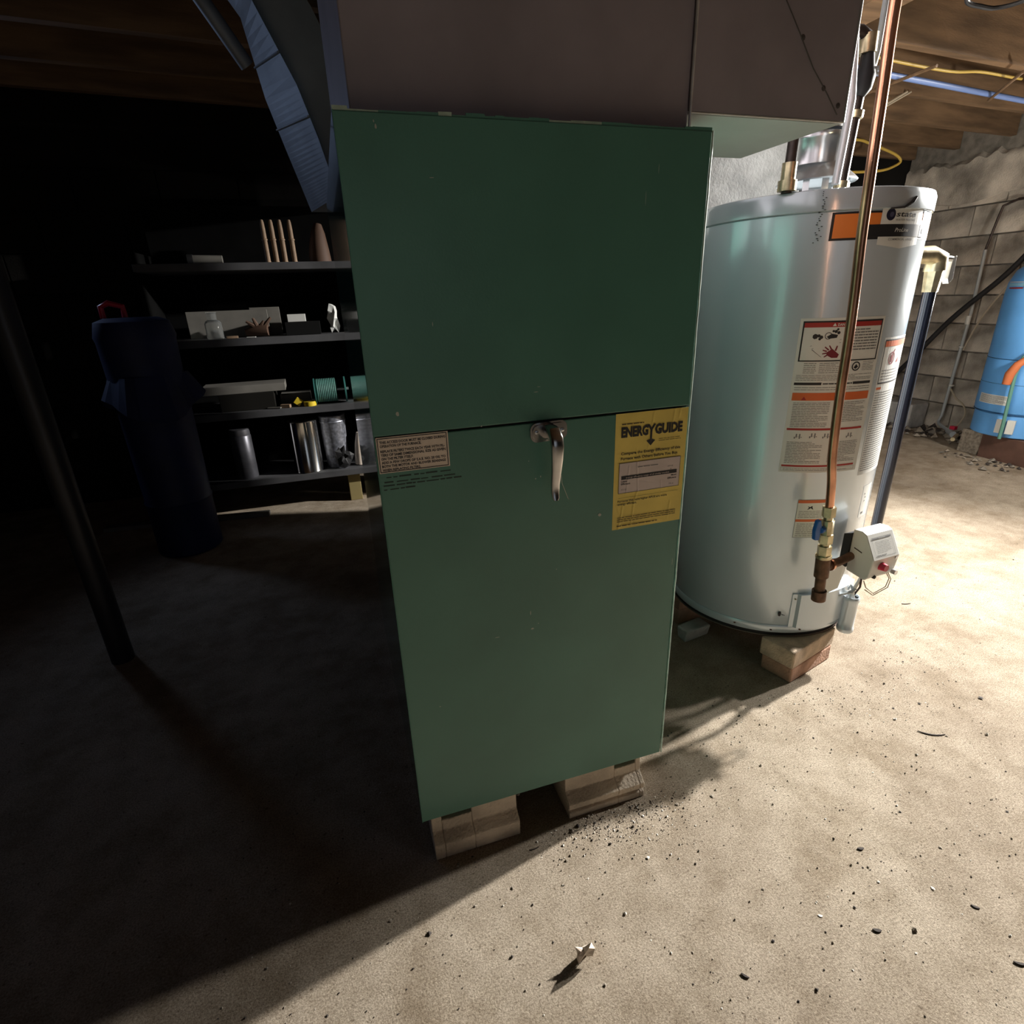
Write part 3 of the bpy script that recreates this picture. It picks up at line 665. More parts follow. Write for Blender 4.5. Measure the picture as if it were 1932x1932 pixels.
P.lines(-.028, .030, .016, .050, 8, M_greyprint, thick=.18, seed=71); P.lines(-.034, .020, .008, .013, 1, M_greyprint, thick=.4, seed=72); P.build('lettering', valve)
V = MB(); V.box((-.0, 0, 0), (.0, 0, 0), M_brown) if False else None
V.prism([(-.018, .018), (.006, .012), (.006, .015), (-.018, .021)], lambda o, z, d: VL(d, o, z), -hw-.0008, -hw+.001, M_brown); V.build('slot', valve)
V = MB(); s = VL(.030, .030, -.052)
V.tube([s, s+Vector((.012, -.004, -.020)), s+Vector((.006, -.004, -.045)), s+Vector((-.030, .0, -.062)), s+Vector((-.058, .004, -.040)), s+Vector((-.064, .010, -.020))], .0014, M_tanwire, 6)
V.tube([s+Vector((.006, 0, 0)), s+Vector((.017, -.006, -.022)), s+Vector((.012, -.006, -.048)), s+Vector((-.030, .0, -.068)), s+Vector((-.060, .004, -.046))], .0014, M_tanwire, 6); V.build('looped_wires', WH, True)
# relief valve and its discharge tube
rv = thing('relief_valve_pipe', 'brass relief valve with dark vertical discharge tube, right side of water heater', 'pipe', (1.7, .5, .3))
px_, py_ = 1.752, .50
MB().tube([(px_, py_, 1.085), (px_-.004, py_, .24)], .0175, M_blackpipe, 20).build('discharge_tube', rv, True)
b = MB(); b.tube([(px_, py_, 1.075), (px_, py_, 1.135)], [.021, .026], M_brass, 8); b.tube([(px_, py_, 1.135), (px_-.002, py_, 1.17), (px_-.03, py_, 1.180), (1.52, py_+.02, 1.180)], [.030, .030, .026, .018], M_brass, 14); b.build('valve_body', rv, True)
b = MB(); b.tube([(px_+.01, py_, 1.172), (px_+.055, py_-.005, 1.168)], [.010, .008], M_zinc, 10); b.prism([(0, 0), (.012, .004), (.018, -.06), (.004, -.075), (-.004, -.06)], lambda a, z, d: (px_+.052+a, py_-.012+d, 1.172+z), 0, .02, M_zinc); b.build('lever', rv, bevel=.001)
# hook on cap
b = MB(); f2 = cyl(-86); b.tube([f2(-.055, 1.2640, .006), f2(-.02, 1.2665, .007), f2(.0, 1.276, .008), f2(.012, 1.288, .007)], [.0014, .0022, .0045, .003], M_rubber, 8); b.build('cap_tab', WH, True)
# draft hood
HC = Vector((1.266, TY, 0)); b = MB()
b.lathe([(.096, 1.360), (.099, 1.363), (.090, 1.372), (.076, 1.384), (.069, 1.394), (.0665, 1.402)], HC, M_zinc, 48, closed=False); hood = b.build('draft_hood', WH, True)
for a in (-150, -118, -86, -54, 20, 90, 150):
    a = math.radians(a); c = (HC.x+.080*math.cos(a), HC.y+.080*math.sin(a))
    MB().box((c[0]-.008, c[1]-.001, 1.312), (c[0]+.008, c[1]+.001, 1.370), M_zinc, rot=a+PI/2).build('hood_leg', hood)
MB().lathe([(.045, 1.318), (.055, 1.322), (.055, 1.340), (.035, 1.345)], HC, M_zinc, 28).build('flue_collar', WH, True)
VP = thing('vent_pipe', 'galvanized round vent pipe rising from top of water heater', 'pipe', (HC.x, TY, 1.39))
VC = HC+Vector((-.012, 0, 0))
b = MB(); b.lathe([(.0650, 1.400), (.0635, 1.408), (.0635, 1.452), (.0665, 1.456), (.0665, 1.466), (.0640, 1.470)], VC, M_zinc, 40, closed=False); b.build('lower_section', VP, True)
b = MB(); c1 = VC+Vector((0, 0, 1.466)); pts = [c1, c1+Vector((-.002, .01, .05)), c1+Vector((-.01, .05, .11)), c1+Vector((-.03, .12, .15)), c1+Vector((-.05, .25, .18))]
b.tube(pts, .062, M_zinc, 32, caps=False); b.build('elbow', VP, True)
# water pipes at the top
def pipe(name, label, pts, r, m, group=None, fit=(), cat='pipe', mfit=None):
    t = thing(name, label, cat, pts[0]); MB().tube(pts, r, m, 16).build('pipe_run', t, True)
    for (p, q, rr_) in fit: MB().tube([p, q], rr_, mfit or m, 12).build('fitting', t, True)
    return t
pipe('water_pipe', 'dark iron water pipe left of the vent with brass union', [(1.030, .356, 1.31), (1.032, .356, 1.52), (1.034, .356, 1.99)], .0115, M_blackiron, fit=[((1.030, .356, 1.335), (1.030, .356, 1.372), .0165), ((1.030, .356, 1.314), (1.030, .356, 1.336), .021)], mfit=M_brass)
pipe('conduit_pipe', 'slim bright silver pipe right of the vent pipe', [(1.166, .35, 1.33), (1.171, .35, 1.42), (1.174, .35, 1.50), (1.165, .36, 1.62), (1.12, .40, 1.99)], .0088, M_alu)
dp = pipe('water_pipe', 'dark iron water pipe with taped joint, right of the silver pipe', [(1.213, .38, 1.315), (1.220, .38, 1.45), (1.226, .38, 1.56), (1.230, .38, 1.61), (1.222, .38, 1.630), (1.20, .38, 1.638), (1.10, .40, 1.64)], .0125, M_blackiron, fit=[((1.213, .38, 1.316), (1.214, .38, 1.342), .017), ((1.222, .38, 1.472), (1.223, .38, 1.487), .018), ((1.227, .38, 1.598), (1.225, .38, 1.634), .020)], mfit=M_brass)
b = MB(); b.tube([(1.221, .376, 1.515), (1.223, .374, 1.53), (1.228, .374, 1.555), (1.230, .376, 1.575), (1.230, .378, 1.60)], [.012, .021, .022, .016, .013], M_rubber, 10)
b.tube([(1.24, .37, 1.565), (1.262, .36, 1.57)], [.008, .003], M_pvc, 8); b.tube([(1.235, .37, 1.56), (1.262, .365, 1.558)], [.006, .003], M_pvc, 8); b.build('tape_wrap', dp, True)
pipe('flexible_conduit', 'thin grey flexible conduit beside the taped pipe joint', [(1.30, .42, 1.99), (1.30, .42, 1.66), (1.300, .42, 1.62), (1.285, .41, 1.59), (1.268, .40, 1.578)], .0068, M_pvc)
# copper gas line with fittings
G = thing('gas_line', 'copper gas tube with brass fittings and iron drip leg, front of water heater', 'pipe', (1.15, .16, .29))
cpts = [(1.048, .150, 1.99), (1.044, .150, 1.75), (1.037, .150, 1.590), (1.044, .150, 1.445), (1.050, .150, 1.311), (1.056, .150, 1.195), (1.066, .150, 1.080), (1.073, .151, .979), (1.079, .153, .86), (1.094, .157, .72), (1.112, .160, .640), (1.130, .168, .567)]
def smooth_path(P_, n=6):
    P_ = [Vector(p) for p in P_]; out = []
    for i in range(len(P_)-1):
        p0, p1, p2, p3 = P_[max(i-1, 0)], P_[i], P_[i+1], P_[min(i+2, len(P_)-1)]
        for k in range(n):
            t = k/n; out.append(.5*((2*p1)+(-p0+p2)*t+(2*p0-5*p1+4*p2-p3)*t*t+(-p0+3*p1-3*p2+p3)*t**3))
    return out+[P_[-1]]
MB().tube(smooth_path(cpts), .0105, M_copper, 16).build('copper_tube', G, True)
def seg(z): # axis of fittings: x,y for z
    t = (.57-z)/(.57-.29); return Vector((1.130+.022*t, .168, z))
def fit(name, z0, z1, r, m, n=6): return MB().tube([seg(z0), seg(z1)], r, m, n).build(name, G, n > 8)
fit('flare_nut', .572, .545, .0165, M_brass); fit('valve_neck', .546, .532, .0115, M_brass, 14); fit('valve_body', .535, .492, .0155, M_brass, 8); fit('union_nut', .494, .468, .0175, M_brass); fit('valve_neck', .470, .458, .012, M_brass, 14); fit('flare_nut', .460, .430, .0175, M_brass); fit('adapter', .432, .424, .020, M_brass, 16)
fit('tee', .424, .366, .0185, M_iron, 16); fit('drip_leg', .370, .310, .0135, M_iron, 16); fit('end_cap', .322, .292, .0185, M_iron, 16)
MB().tube([seg(.398), Vector((1.20, .17, .398)), Vector((1.262, .185, .400))], [.017, .0115, .0115], M_iron, 16).build('nipple', G, True)
MB().tube([Vector((1.165, .166, .398)), Vector((1.172, .167, .398))], .0165, M_copper, 16).build('tee_collar', G, True)
b = MB(); s = seg(.51); b.tube([s+Vector((-.012, 0, 0)), s+Vector((-.026, -.004, 0))], .009, M_bluep, 10); b.prism([(-.006, -.026), (.008, -.028), (.010, .010), (.004, .030), (-.006, .028), (-.010, .0)], lambda a, z, d: tuple(s+Vector((-.034+a, -.006+d, z))), 0, .012, M_bluep); b.build('valve_handle', G, bevel=.002)['label'] = 'blue valve handle'

# bricks under the heater
def brick(label, a, b_, m, rot=0): return small('brick', 'brick', label, a, b_, m, rot=rot, bevel=.004, group='bricks under the water heater')
cb = Vector((1.124, .185, 0)); br = math.radians(28)
def rbrick(label, z0, z1, m, off, L, Wd, rot):
    b = MB(); R = Matrix.Rotation(rot, 3, 'Z'); o = Vector((cb.x+off[0], cb.y+off[1], 0))
    vs = [o + R @ Vector(p) for p in ((0, 0, z0), (L, 0, z0), (L, Wd, z0), (0, Wd, z0), (0, 0, z1), (L, 0, z1), (L, Wd, z1), (0, Wd, z1))]
    b.add(vs, [(0,3,2,1),(4,5,6,7),(0,1,5,4),(1,2,6,5),(2,3,7,6),(3,0,4,7)], m)
    return tag(b.build('brick', origin=(o.x, o.y, z0), bevel=.005), label, 'brick', 'bricks under the water heater')
rbrick('reddish-tan brick on the floor under the front of water heater', 0, .052, M_brick, (0, 0), .212, .10, math.radians(15))
rbrick('tan paver brick directly under the front rim of water heater', .0525, .1115, M_paver, (-.005, -.004), .225, .108, math.radians(16))
brick('dark red brick under the left rear of water heater', (.985, .58, 0), (1.085, .78, .056), M_brick, .1)
brick('upper dark brick at the left rear of water heater', (.99, .58, .0565), (1.085, .78, .1115), M_brick, .08)
brick('brick hidden in shade under the right rear of water heater', (1.36, .56, 0), (1.46, .76, .1115), M_brick, -.2)
small('broken_block', 'block', 'small pale chunk of block lying in shade left of water heater', (.955, .475, 0), (1.055, .525, .045), M_chim, .12, bevel=.006, jit=.006)

# ================================================================== STEEL POST
po = thing('steel_post', 'dark slender steel support post at left', 'post', (-.86, 1.055, 0))
MB().tube([(-.86, 1.055, 0), (-.86, 1.055, 2.0)], .034, M_pole, 28).build('shaft', po, True)

# ================================================================== SHELVES
M_darkwood = mat('shade_black_wood', (.006, .006, .006), .9, 0, .3, 8, spec=.05)  # shade around the shelves is put into this near-black colour
S = thing('shelf_unit', 'dark open wooden shelf unit with four boards, left of furnace', 'shelf', (-.3, 2.5, 0))
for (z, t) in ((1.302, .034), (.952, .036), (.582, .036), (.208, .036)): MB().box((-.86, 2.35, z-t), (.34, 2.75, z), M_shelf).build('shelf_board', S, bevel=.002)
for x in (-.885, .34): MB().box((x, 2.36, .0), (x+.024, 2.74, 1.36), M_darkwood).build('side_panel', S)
MB().box((-.86, 2.742, .1), (.34, 2.752, 1.6), M_darkwood).build('shade_backing', S)  # near-black sheet added for the dark empty space behind the boards
MB().box((-.045, 2.40, .0), (.025, 2.50, .172), mat('ochre_block', (.30, .24, .10), .8)).build('support_block', S, bevel=.003)
# four turned wooden spindles on the top shelf
sp = thing('wooden_spindle', 'tan turned wooden spindle standing on the top shelf, leftmost of four', 'spindle', (-.271, 2.42, 1.3025), 'wooden spindles on the top shelf')
MB().lathe([(.0135, 0), (.0135, .004), (.0120, .008), (.0118, .098), (.0125, .101)], (-.271, 2.42, 1.3025), M_tan, 20).build('lower_stem', sp, True)
MB().lathe([(.0145, .101), (.0145, .107), (.0115, .110), (.0112, .15), (.0095, .18), (.0070, .193), (.003, .195)], (-.271, 2.42, 1.3025), M_tan, 20).build('upper_stem', sp, True)
for k, (dx, lb) in enumerate(((.040, 'second from left of four'), (.081, 'third from left of four'), (.126, 'rightmost of four'))):
    r = sp.copy(); COL.objects.link(r); r.location.x += dx; r['label'] = 'tan turned wooden spindle standing on the top shelf, ' + lb
    for c in list(sp.children): d = c.copy(); COL.objects.link(d); d.parent = r
t = thing('cardboard_tube', 'grey tube lying on the left end of the top shelf', 'tube', (-.56, 2.42, 1.303))
MB().tube([(-.61, 2.42, 1.3245), (-.48, 2.42, 1.3215)], .018, M_board, 18).build('tube_body', t, True); MB().tube([(-.635, 2.418, 1.3245), (-.61, 2.42, 1.3245)], .021, M_rubber, 18).build('end_ring', t, True)
b = MB().tube([(-.02, 2.45, 1.303), (-.02, 2.45, 1.36), (-.015, 2.45, 1.44), (-.01, 2.46, 1.48)], [.055, .05, .035, .02], M_leather, 12); tag(b.build('cloth_bundle', origin=(-.02, 2.45, 1.303), smooth=True), 'brown cloth bundle on the top shelf beside the furnace edge', 'cloth')
# second shelf
t = thing('glass_jar', 'clear glass jar with narrow neck on the second shelf', 'jar', (-.585, 2.42, .953))
b = MB(); b.lathe([(.038, 0), (.040, .004), (.040, .075), (.034, .085), (.023, .092)], (-.585, 2.42, .953), M_glass, 28); b.build('jar_body', t, True)
MB().lathe([(.022, .092), (.022, .122), (.025, .124), (.025, .128)], (-.585, 2.42, .953), M_glass, 24, closed=False).build('neck', t, True)
small('grey_panel', 'panel', 'grey flat panel leaning at the back of second shelf', (-.72, 2.52, .953), (-.33, 2.53, 1.085), M_board)
small('grey_panel', 'panel', 'small grey panel at back of second shelf behind the glove', (-.42, 2.56, .953), (-.27, 2.57, 1.095), M_board)
def crumple(name, label, cat, c, s, m, seed, n=26, flat=1):
    import bmesh
    bm = bmesh.new(); bmesh.ops.create_icosphere(bm, subdivisions=2, radius=1); rnd = random.Random(seed)
    for v in bm.verts: f = rnd.choice((.35, .55, .8, 1.0, 1.25)); v.co = Vector((v.co.x*s[0]*f, v.co.y*s[1]*f, v.co.z*s[2]*f))
    zmin = min(v.co.z for v in bm.verts)
    for v in bm.verts: v.co.z -= zmin
    me = bpy.data.meshes.new(name); bm.to_mesh(me); bm.free(); me.materials.append(m)
    o = bpy.data.objects.new(name, me); COL.objects.link(o); o.location = c
    ORG[o.name] = Vector(c)
    return tag(o, label, cat)
t = thing('leather_glove', 'crumpled dark leather glove on the second shelf', 'glove', (-.36, 2.43, .953))
b = MB(); b.tube([(-.44, 2.44, .976), (-.38, 2.43, .985), (-.33, 2.42, .984)], [.02, .031, .028], M_leather, 10); b.build('palm', t, True)
for (x, z, k) in ((-.345, 1.03, 0), (-.31, 1.045, 1), (-.395, 1.045, 2), (-.43, 1.03, 3)): MB().tube([(-.37, 2.43, .99), ((x-.37)/2, 2.42, 1.01), (x, 2.42, z)], [.014, .012, .006], M_leather, 8).build('finger', t, True)
b = small('black_box', 'box', 'low black box on the second shelf below a white box', (-.245, 2.39, .953), (-.07, 2.50, 1.018), mat('black_card', (.009, .009, .009), .8, spec=.1))
b = small('white_box', 'box', 'small white box lying on a black box, second shelf', (-.228, 2.40, 1.0185), (-.138, 2.45, 1.056), M_whiteplastic)
crumple('crumpled_paper', 'crumpled white paper at right end of second shelf', 'paper', (.005, 2.43, .953), (.03, .03, .07), M_white, 3)
small('wood_scrap', 'scrap', 'tan scrap at the front edge of second shelf', (-.53, 2.36, .953), (-.475, 2.39, .965), M_tan, .2)
small('paper_scrap', 'scrap', 'pale flat scrap at the front edge of second shelf', (-.435, 2.355, .953), (-.39, 2.375, .957), M_whiteplastic, -.1)
# third shelf
small('storage_box', 'box', 'long dark box on the third shelf', (-.63, 2.39, .583), (-.36, 2.60, .672), mat('dark_box', (.014, .013, .011), .9, spec=.1))
small('wooden_plank', 'board', 'long grey board lying on top of the dark box', (-.71, 2.40, .6725), (-.30, 2.58, .712), M_board, .03)
t = thing('cord_spool', 'spool of teal cord lying on its side, third shelf', 'spool', (-.06, 2.42, .583))
pr = [(.052, -.125)]
for i in range(24): h = -.120+i*.0046; pr += [(.062+.0018*(i % 2), h)]
b = MB(); b.lathe(pr, (-.02, 2.42, .655), M_teal, 36, axis='X'); b.build('winding', t, True)
MB().lathe([(.069, -.004), (.069, .004)], (.012, 2.42, .6525), mat('teal_flange', (.05, .20, .18), .5), 36, axis='X').build('flange', t, True); MB().lathe([(.069, -.003), (.069, .003)], (-.149, 2.42, .6525), MATS['teal_flange'], 36, axis='X').build('flange', t, True)
MB().lathe([(.008, -.15), (.008, .03)], (0, 2.42, .655), M_zinc, 14, axis='X').build('axle', t, True)
t = thing('tape_roll', 'small yellow tape roll at the front of third shelf', 'tape', (-.185, 2.375, .583)); MB().lathe([(.012, 0), (.033, 0), (.033, .024), (.012, .024)], (-.185, 2.385, .583), M_yel, 28).build('roll', t, True); MB().lathe([(.010, .001), (.012, .001), (.012, .026), (.010, .026)], (-.185, 2.385, .583), M_cream, 20).build('core', t, True)
b = small('folded_rule', 'card', 'yellow square card leaning next to the tape roll', (-.262, 2.38, .590), (-.225, 2.386, .628), M_yel, tilt=('Y', .7))
t = thing('putty_knife', 'flat grey putty knife on the third shelf', 'knife', (-.33, 2.385, .583)); MB().box((-.40, 2.37, .584), (-.33, 2.41, .590), M_board, rot=-.3).build('blade', t); MB().box((-.335, 2.37, .583), (-.285, 2.395, .600), M_tan, rot=-.3).build('grip', t)
small('wood_scrap', 'scrap', 'low grey slab behind the yellow tape roll', (-.34, 2.50, .583), (-.18, 2.62, .635), M_board)
# bottom shelf: cans
t = thing('metal_can', 'grey metal canister with necked lid at left of bottom shelf', 'can', (-.575, 2.43, .209))
MB().lathe([(.053, 0), (.055, .004), (.055, .235), (.052, .240)], (-.575, 2.43, .209), mat('dull_can_metal', (.16, .16, .18), .4, .7, .2, 20), 36).build('can_body', t, True); MB().lathe([(.052, .240), (.053, .244), (.053, .272), (.048, .276)], (-.575, 2.43, .209), mat('dull_lid_metal', (.28, .28, .31), .35, .8), 36).build('lid', t, True)
t = thing('polished_tin', 'polished mirror-bright tin, middle of bottom shelf', 'can', (-.245, 2.43, .209))
MB().lathe([(.078, 0), (.080, .003), (.078, .006), (.078, .288), (.082, .291), (.080, .294), (.072, .294)], (-.245, 2.43, .209), M_tin, 48).build('can_body', t, True)
t = thing('galvanized_bucket', 'mottled galvanized bucket right of the polished tin', 'bucket', (-.085, 2.47, .209))
M_spangle = mat('spangled_zinc', (.50, .52, .60), .4, .7, .4, 60)
MB().lathe([(.060, 0), (.062, .004), (.072, .292), (.075, .297), (.072, .302)], (-.085, 2.47, .209), M_spangle, 44).build('bucket_body', t, True); MB().lathe([(.0735, .262), (.0750, .266), (.0735, .270)], (-.085, 2.47, .209), M_spangle, 44, closed=False).build('rim_band', t, True)
b = MB().tube([(.04, 2.43, .212), (.042, 2.43, .26), (.047, 2.43, .33), (.05, 2.43, .40)], [.030, .030, .026, .012], M_cream, 10); tag(b.build('paper_bag', origin=(.03, 2.41, .209), smooth=True), 'tan paper bag at the right end of bottom shelf', 'bag')
crumple('dark_blob', 'dark lump in front of the galvanized bucket', 'blob', (-.05, 2.375, .2095), (.05, .022, .06), M_rubber, 6)  # plain dark lump, no particular item
# plank on floor
small('floor_plank', 'board', 'thin wooden plank lying on the dark floor before the shelves', (-1.33, 2.36, 0), (-.49, 2.41, .022), M_board, -.11)
# blue bundle at left
t = thing('blue_barrel', 'dark blue covered barrel standing left of the shelves', 'barrel', (-.83, 2.02, 0))
b = MB(); b.lathe([(.13, 0), (.14, .01), (.14, .25), (.145, .26), (.14, .27), (.145, .70), (.155, .72), (.145, .74), (.15, .98), (.155, 1.0), (.14, 1.06), (.10, 1.075)], (-.83, 2.02, 0), M_bluedark, 32); b.build('barrel_body', t, True)
b = MB(); vs = []; n = 28
for i in range(n):
    a = 2*PI*i/n; k = 1+.10*math.sin(3*a)+.05*math.sin(7*a+1); vs += [(-.83+.15*k*math.cos(a), 2.02+.15*k*math.sin(a), .84), (-.83+.20*k*math.cos(a), 2.02+.20*k*math.sin(a), .70+.05*math.sin(2*a+.6))]
b.add(vs, [(2*i, 2*((i+1) % n), 2*((i+1) % n)+1, 2*i+1) for i in range(n)], M_bluedark); b.build('tarp_skirt', t)
b = MB().tube([(-.93, 2.02, 1.076), (-.93, 2.02, 1.12), (-.90, 2.02, 1.135), (-.85, 2.02, 1.12), (-.85, 2.02, 1.077)], .012, M_redp, 10); b.build('red_handle', t, True)

# ================================================================== FAR RIGHT
# pressure tank
PT = Vector((4.2, 1.545, 0)); T2 = thing('pressure_tank', 'bright blue upright pressure tank at the right wall', 'tank', (4.2, 1.545, .16))
b = MB(); b.lathe([(.246, .312), (.25, .32), (.25, .63), (.247, .636), (.25, .642), (.25, 1.02), (.245, 1.08), (.22, 1.15), (.16, 1.20), (.06, 1.222), (.001, 1.225)], PT, M_bluetank, 64); b.build('shell', T2, True)
b = MB(); b.lathe([(.236, .16), (.241, .165), (.241, .298), (.236, .303)], PT, M_bluetank, 64); b.build('base_skirt', T2, True)
sm_ = mat('tank_seam', (.03, .10, .22), .5)
for z in (.306, .488, .638): MB().lathe([(.246, z-.004), (.2518, z), (.246, z+.004)], PT, sm_, 64, closed=False).build('seam_band', T2, True)
def pf(a_deg):
    def fn(u, v, o): a = math.radians(a_deg)+u/.25; return (PT.x+(.2505+o)*math.cos(a), PT.y+(.2505+o)*math.sin(a), v)
    return fn
aw = math.radians(45)*.25
P = Print(pf(146), .0008); P.rect(0, .360, aw, .418, M_white, step=.02); lb = P.build('rating_label', T2); P = Print(pf(146), .0014); P.lines(.01, aw-.01, .364, .414, 7, M_greyprint, thick=.4, seed=81); P.build('lettering', lb)
P = Print(pf(142), .0008); P.rect(0, 1.082, .20, 1.086, M_white, step=.02); P.rect(.0, 1.060, .14, 1.078, mat('sky_print', (.25, .5, .7), .5), step=.02); P.rect(.01, 1.046, .12, 1.054, M_red, step=.02); lg = P.build('logo', T2)
P = Print(pf(142), .0014); P.disc(.165, 1.066, .045, mat('lime_print', (.45, .6, .1), .5), 0, 20, ry=.022); P.build('badge', lg)
for ad in (-170, -158):
    a = math.radians(ad); c = PT+Vector((.252*math.cos(a), .252*math.sin(a), 0)); MB().box((c.x-.012, c.y-.020, .19), (c.x+.012, c.y+.020, .275), M_whiteplastic, rot=a).build('white_bracket', T2)
hp = [(3.925, 1.47, .16), (3.925, 1.47, .24), (3.92, 1.475, .42), (3.92, 1.48, .55), (3.93, 1.47, .66), (3.98, 1.38, .78)]
tag(MB().tube(hp, .010, mat('green_hose', (.12, .30, .24), .5), 10).build('garden_hose', origin=(3.925, 1.47, .16), smooth=True), 'thin green hose running up the front of the blue tank', 'hose')
tag(MB().tube([(3.895, 1.50, .50), (3.895, 1.495, .56), (3.90, 1.47, .62), (3.93, 1.44, .66)], [.022, .026, .022, .018], mat('orange_rag', (.60, .17, .06), .7), 10).build('orange_handle', origin=(3.895, 1.49, .5), smooth=True), 'orange grip beside the hose before the blue tank', 'handle')
small('red_board', 'board', 'red-brown timber block under the blue pressure tank', (3.99, 1.20, 0), (4.46, 1.60, .155), M_redboard, -.08)
small('paving_slab', 'slab', 'pale broken slab under the left side of blue tank', (4.03, 1.62, 0), (4.44, 1.76, .155), M_stone, -.05, jit=.008)
# PVC pipe and cables on right wall
Wp = thing('pvc_pipe', 'thin vertical grey pipe clipped to the right block wall', 'pipe', (4.47, 2.25, .05))
MB().tube([(4.47, 2.21, 1.30), (4.47, 2.2, .88), (4.47, 2.225, .12), (4.46, 2.23, .075), (4.43, 2.20, .06), (4.30, 2.03, .055)], .011, M_pvc, 12).build('pipe_run', Wp, True)
MB().tube([(4.5, 1.2, 1.58), (4.5, 2.10, 1.60), (4.49, 2.18, 1.57), (4.48, 2.19, 1.48), (4.47, 2.21, 1.30)], .008, M_blackiron, 10).build('upper_conduit', Wp, True)
for (z, h, r) in ((.86, .06, .016), (.645, .008, .018), (.36, .008, .018)): MB().tube([(4.468, 2.206, z), (4.468, 2.207, z-h)], r, M_whiteplastic, 12).build('coupling', Wp, True)
Wv = thing('drain_valve', 'small valve with red handle on the floor beside the blue tank', 'valve', (4.25, 1.97, .04)); MB().tube([(4.30, 2.03, .055), (4.22, 1.94, .055)], .022, M_pvc, 12).build('valve_body', Wv, True); MB().box((4.27, 1.975, .075), (4.30, 2.01, .10), M_redp).build('handle', Wv); MB().tube([(4.20, 1.90, .06), (4.06, 1.83, .06)], .014, M_brass, 12).build('outlet', Wv, True)
tag(MB().tube(smooth_path([(4.36, 1.55, 1.62), (4.38, 1.80, 1.36), (4.40, 2.0, 1.12), (4.42, 2.30, .83), (4.42, 2.62, .42), (4.43, 2.95, .10)]), .018, M_rubber, 12).build('black_hose', origin=(4.4, 2.3, .8), smooth=True), 'black pipe sloping down across the block wall', 'hose')
tag(MB().tube(smooth_path([(4.34, 1.50, 1.60), (4.38, 1.72, 1.35), (4.41, 1.95, 1.08), (4.44, 2.10, .85), (4.45, 2.175, .62)]), .006, M_tanwire, 8).build('tan_cable', origin=(4.4, 1.9, 1.0), smooth=True), 'thin tan cable drooping beside the black pipe', 'cable')
tag(MB().tube(smooth_path([(4.46, 2.20, .33), (4.45, 2.14, .27), (4.43, 2.06, .23), (4.38, 2.0, .17), (4.30, 1.99, .085)]), .006, M_tanwire, 8).build('tan_cable', origin=(4.4, 2.1, .2), smooth=True), 'short tan cable curling down to the floor valve', 'cable')
small('concrete_block', 'concrete block', 'rough pale concrete block at the foot of right wall', (4.30, 2.36, 0), (4.50, 2.66, .195), M_chim, .03, bevel=.01, jit=.012)
rub = MB(); rnd = random.Random(12)
def chunk(mb, c, s, m, rnd):
    vs = [Vector(c)+Vector((x*s*rnd.uniform(.5, 1.2), y*s*rnd.uniform(.5, 1.2), (z+.6)*s*rnd.uniform(.3, .8))) for x, y, z in ((1,0,0),(-1,0,0),(0,1,0),(0,-1,0),(0,0,1),(0,0,-.6))]
    mb.add(vs, [(0,2,4),(2,1,4),(1,3,4),(3,0,4),(2,0,5),(1,2,5),(3,1,5),(0,3,5)], m)
for i in range(420):
    y = rnd.uniform(1.3, 2.95); lim = .14 if y > 1.75 else .06
    xx = (4.5-abs(rnd.gauss(0, .15))) if y > 1.78 else 3.96-abs(rnd.gauss(0, .09))
    if 2.33 < y < 2.69 and xx > 4.27: continue
    if y < 1.78 and rnd.random() < .6: continue
    chunk(rub, (xx, y, 0), (rnd.uniform(.010, .045) if y > 1.78 else rnd.uniform(.006, .026)), rnd.choice((M_stone, M_darkchip, M_mortar, M_stone)), rnd)
o = rub.build('rubble', kind='stuff'); tag(o, 'loose rubble and dirt heaped along the foot of right wall', 'rubble')
# cables and pipes under the joists
def jl(x, dy, z): return (x, 1.45+.128*(x-2.2)+dy, z)
tag(MB().tube([(1.49, 1.348, 1.972), (2.27, 1.447, 1.97), (3.6, 1.62, 1.97), (4.5, 1.74, 1.97)], .0125, M_pex, 12).build('blue_water_pipe', origin=(2.3, 1.45, 1.97), smooth=True), 'long blue plastic water pipe under the ceiling joists', 'pipe')
tag(MB().tube(smooth_path([(1.50, 1.275, 1.99), (2.17, 1.36, 1.99), (2.47, 1.392, 1.985), (2.80, 1.425, 1.985), (2.97, 1.412, 1.99), (3.19, 1.43, 1.99), (3.3, 1.45, 1.995)]), .006, M_ywire, 8).build('yellow_cable', origin=(2.4, 1.4, 1.99), smooth=True), 'straight yellow cable stapled below the joists', 'cable')
tag(MB().tube(smooth_path([(3.2, 2.5, 1.99), (3.467, 2.5, 1.987), (3.561, 2.5, 1.972), (3.683, 2.5, 1.946), (3.809, 2.5, 1.914), (3.862, 2.5, 1.881), (3.827, 2.5, 1.852), (3.695, 2.5, 1.817), (3.4, 2.5, 1.80)]), .0085, M_ywire, 8).build('yellow_cable', origin=(3.6, 2.5, 1.9), smooth=True), 'drooping loop of yellow cable above the water heater', 'cable')
tag(MB().tube(smooth_path([(2.10, .86, 2.0), (2.18, .92, 1.985), (2.253, .925, 1.98), (2.323, .92, 1.98), (2.36, .86, 1.98), (2.38, .78, 2.0)]), .007, M_rubber, 8).build('black_cable', origin=(2.25, .9, 1.98), smooth=True), 'black cable looping below the joists, upper right corner', 'cable')
for k, (p, q, lb) in enumerate((((2.575, 1.31, 1.955), (2.565, 1.63, 1.95), 'thin wooden strip crossing the blue pipe'), ((3.05, 1.28, 1.955), (3.32, 1.60, 1.95), 'short dark strip crossing below the joists near the right edge'))):
    tag(MB().tube([p, q], .007, M_wood, 6).build('wood_strip', origin=p), lb, 'strip')
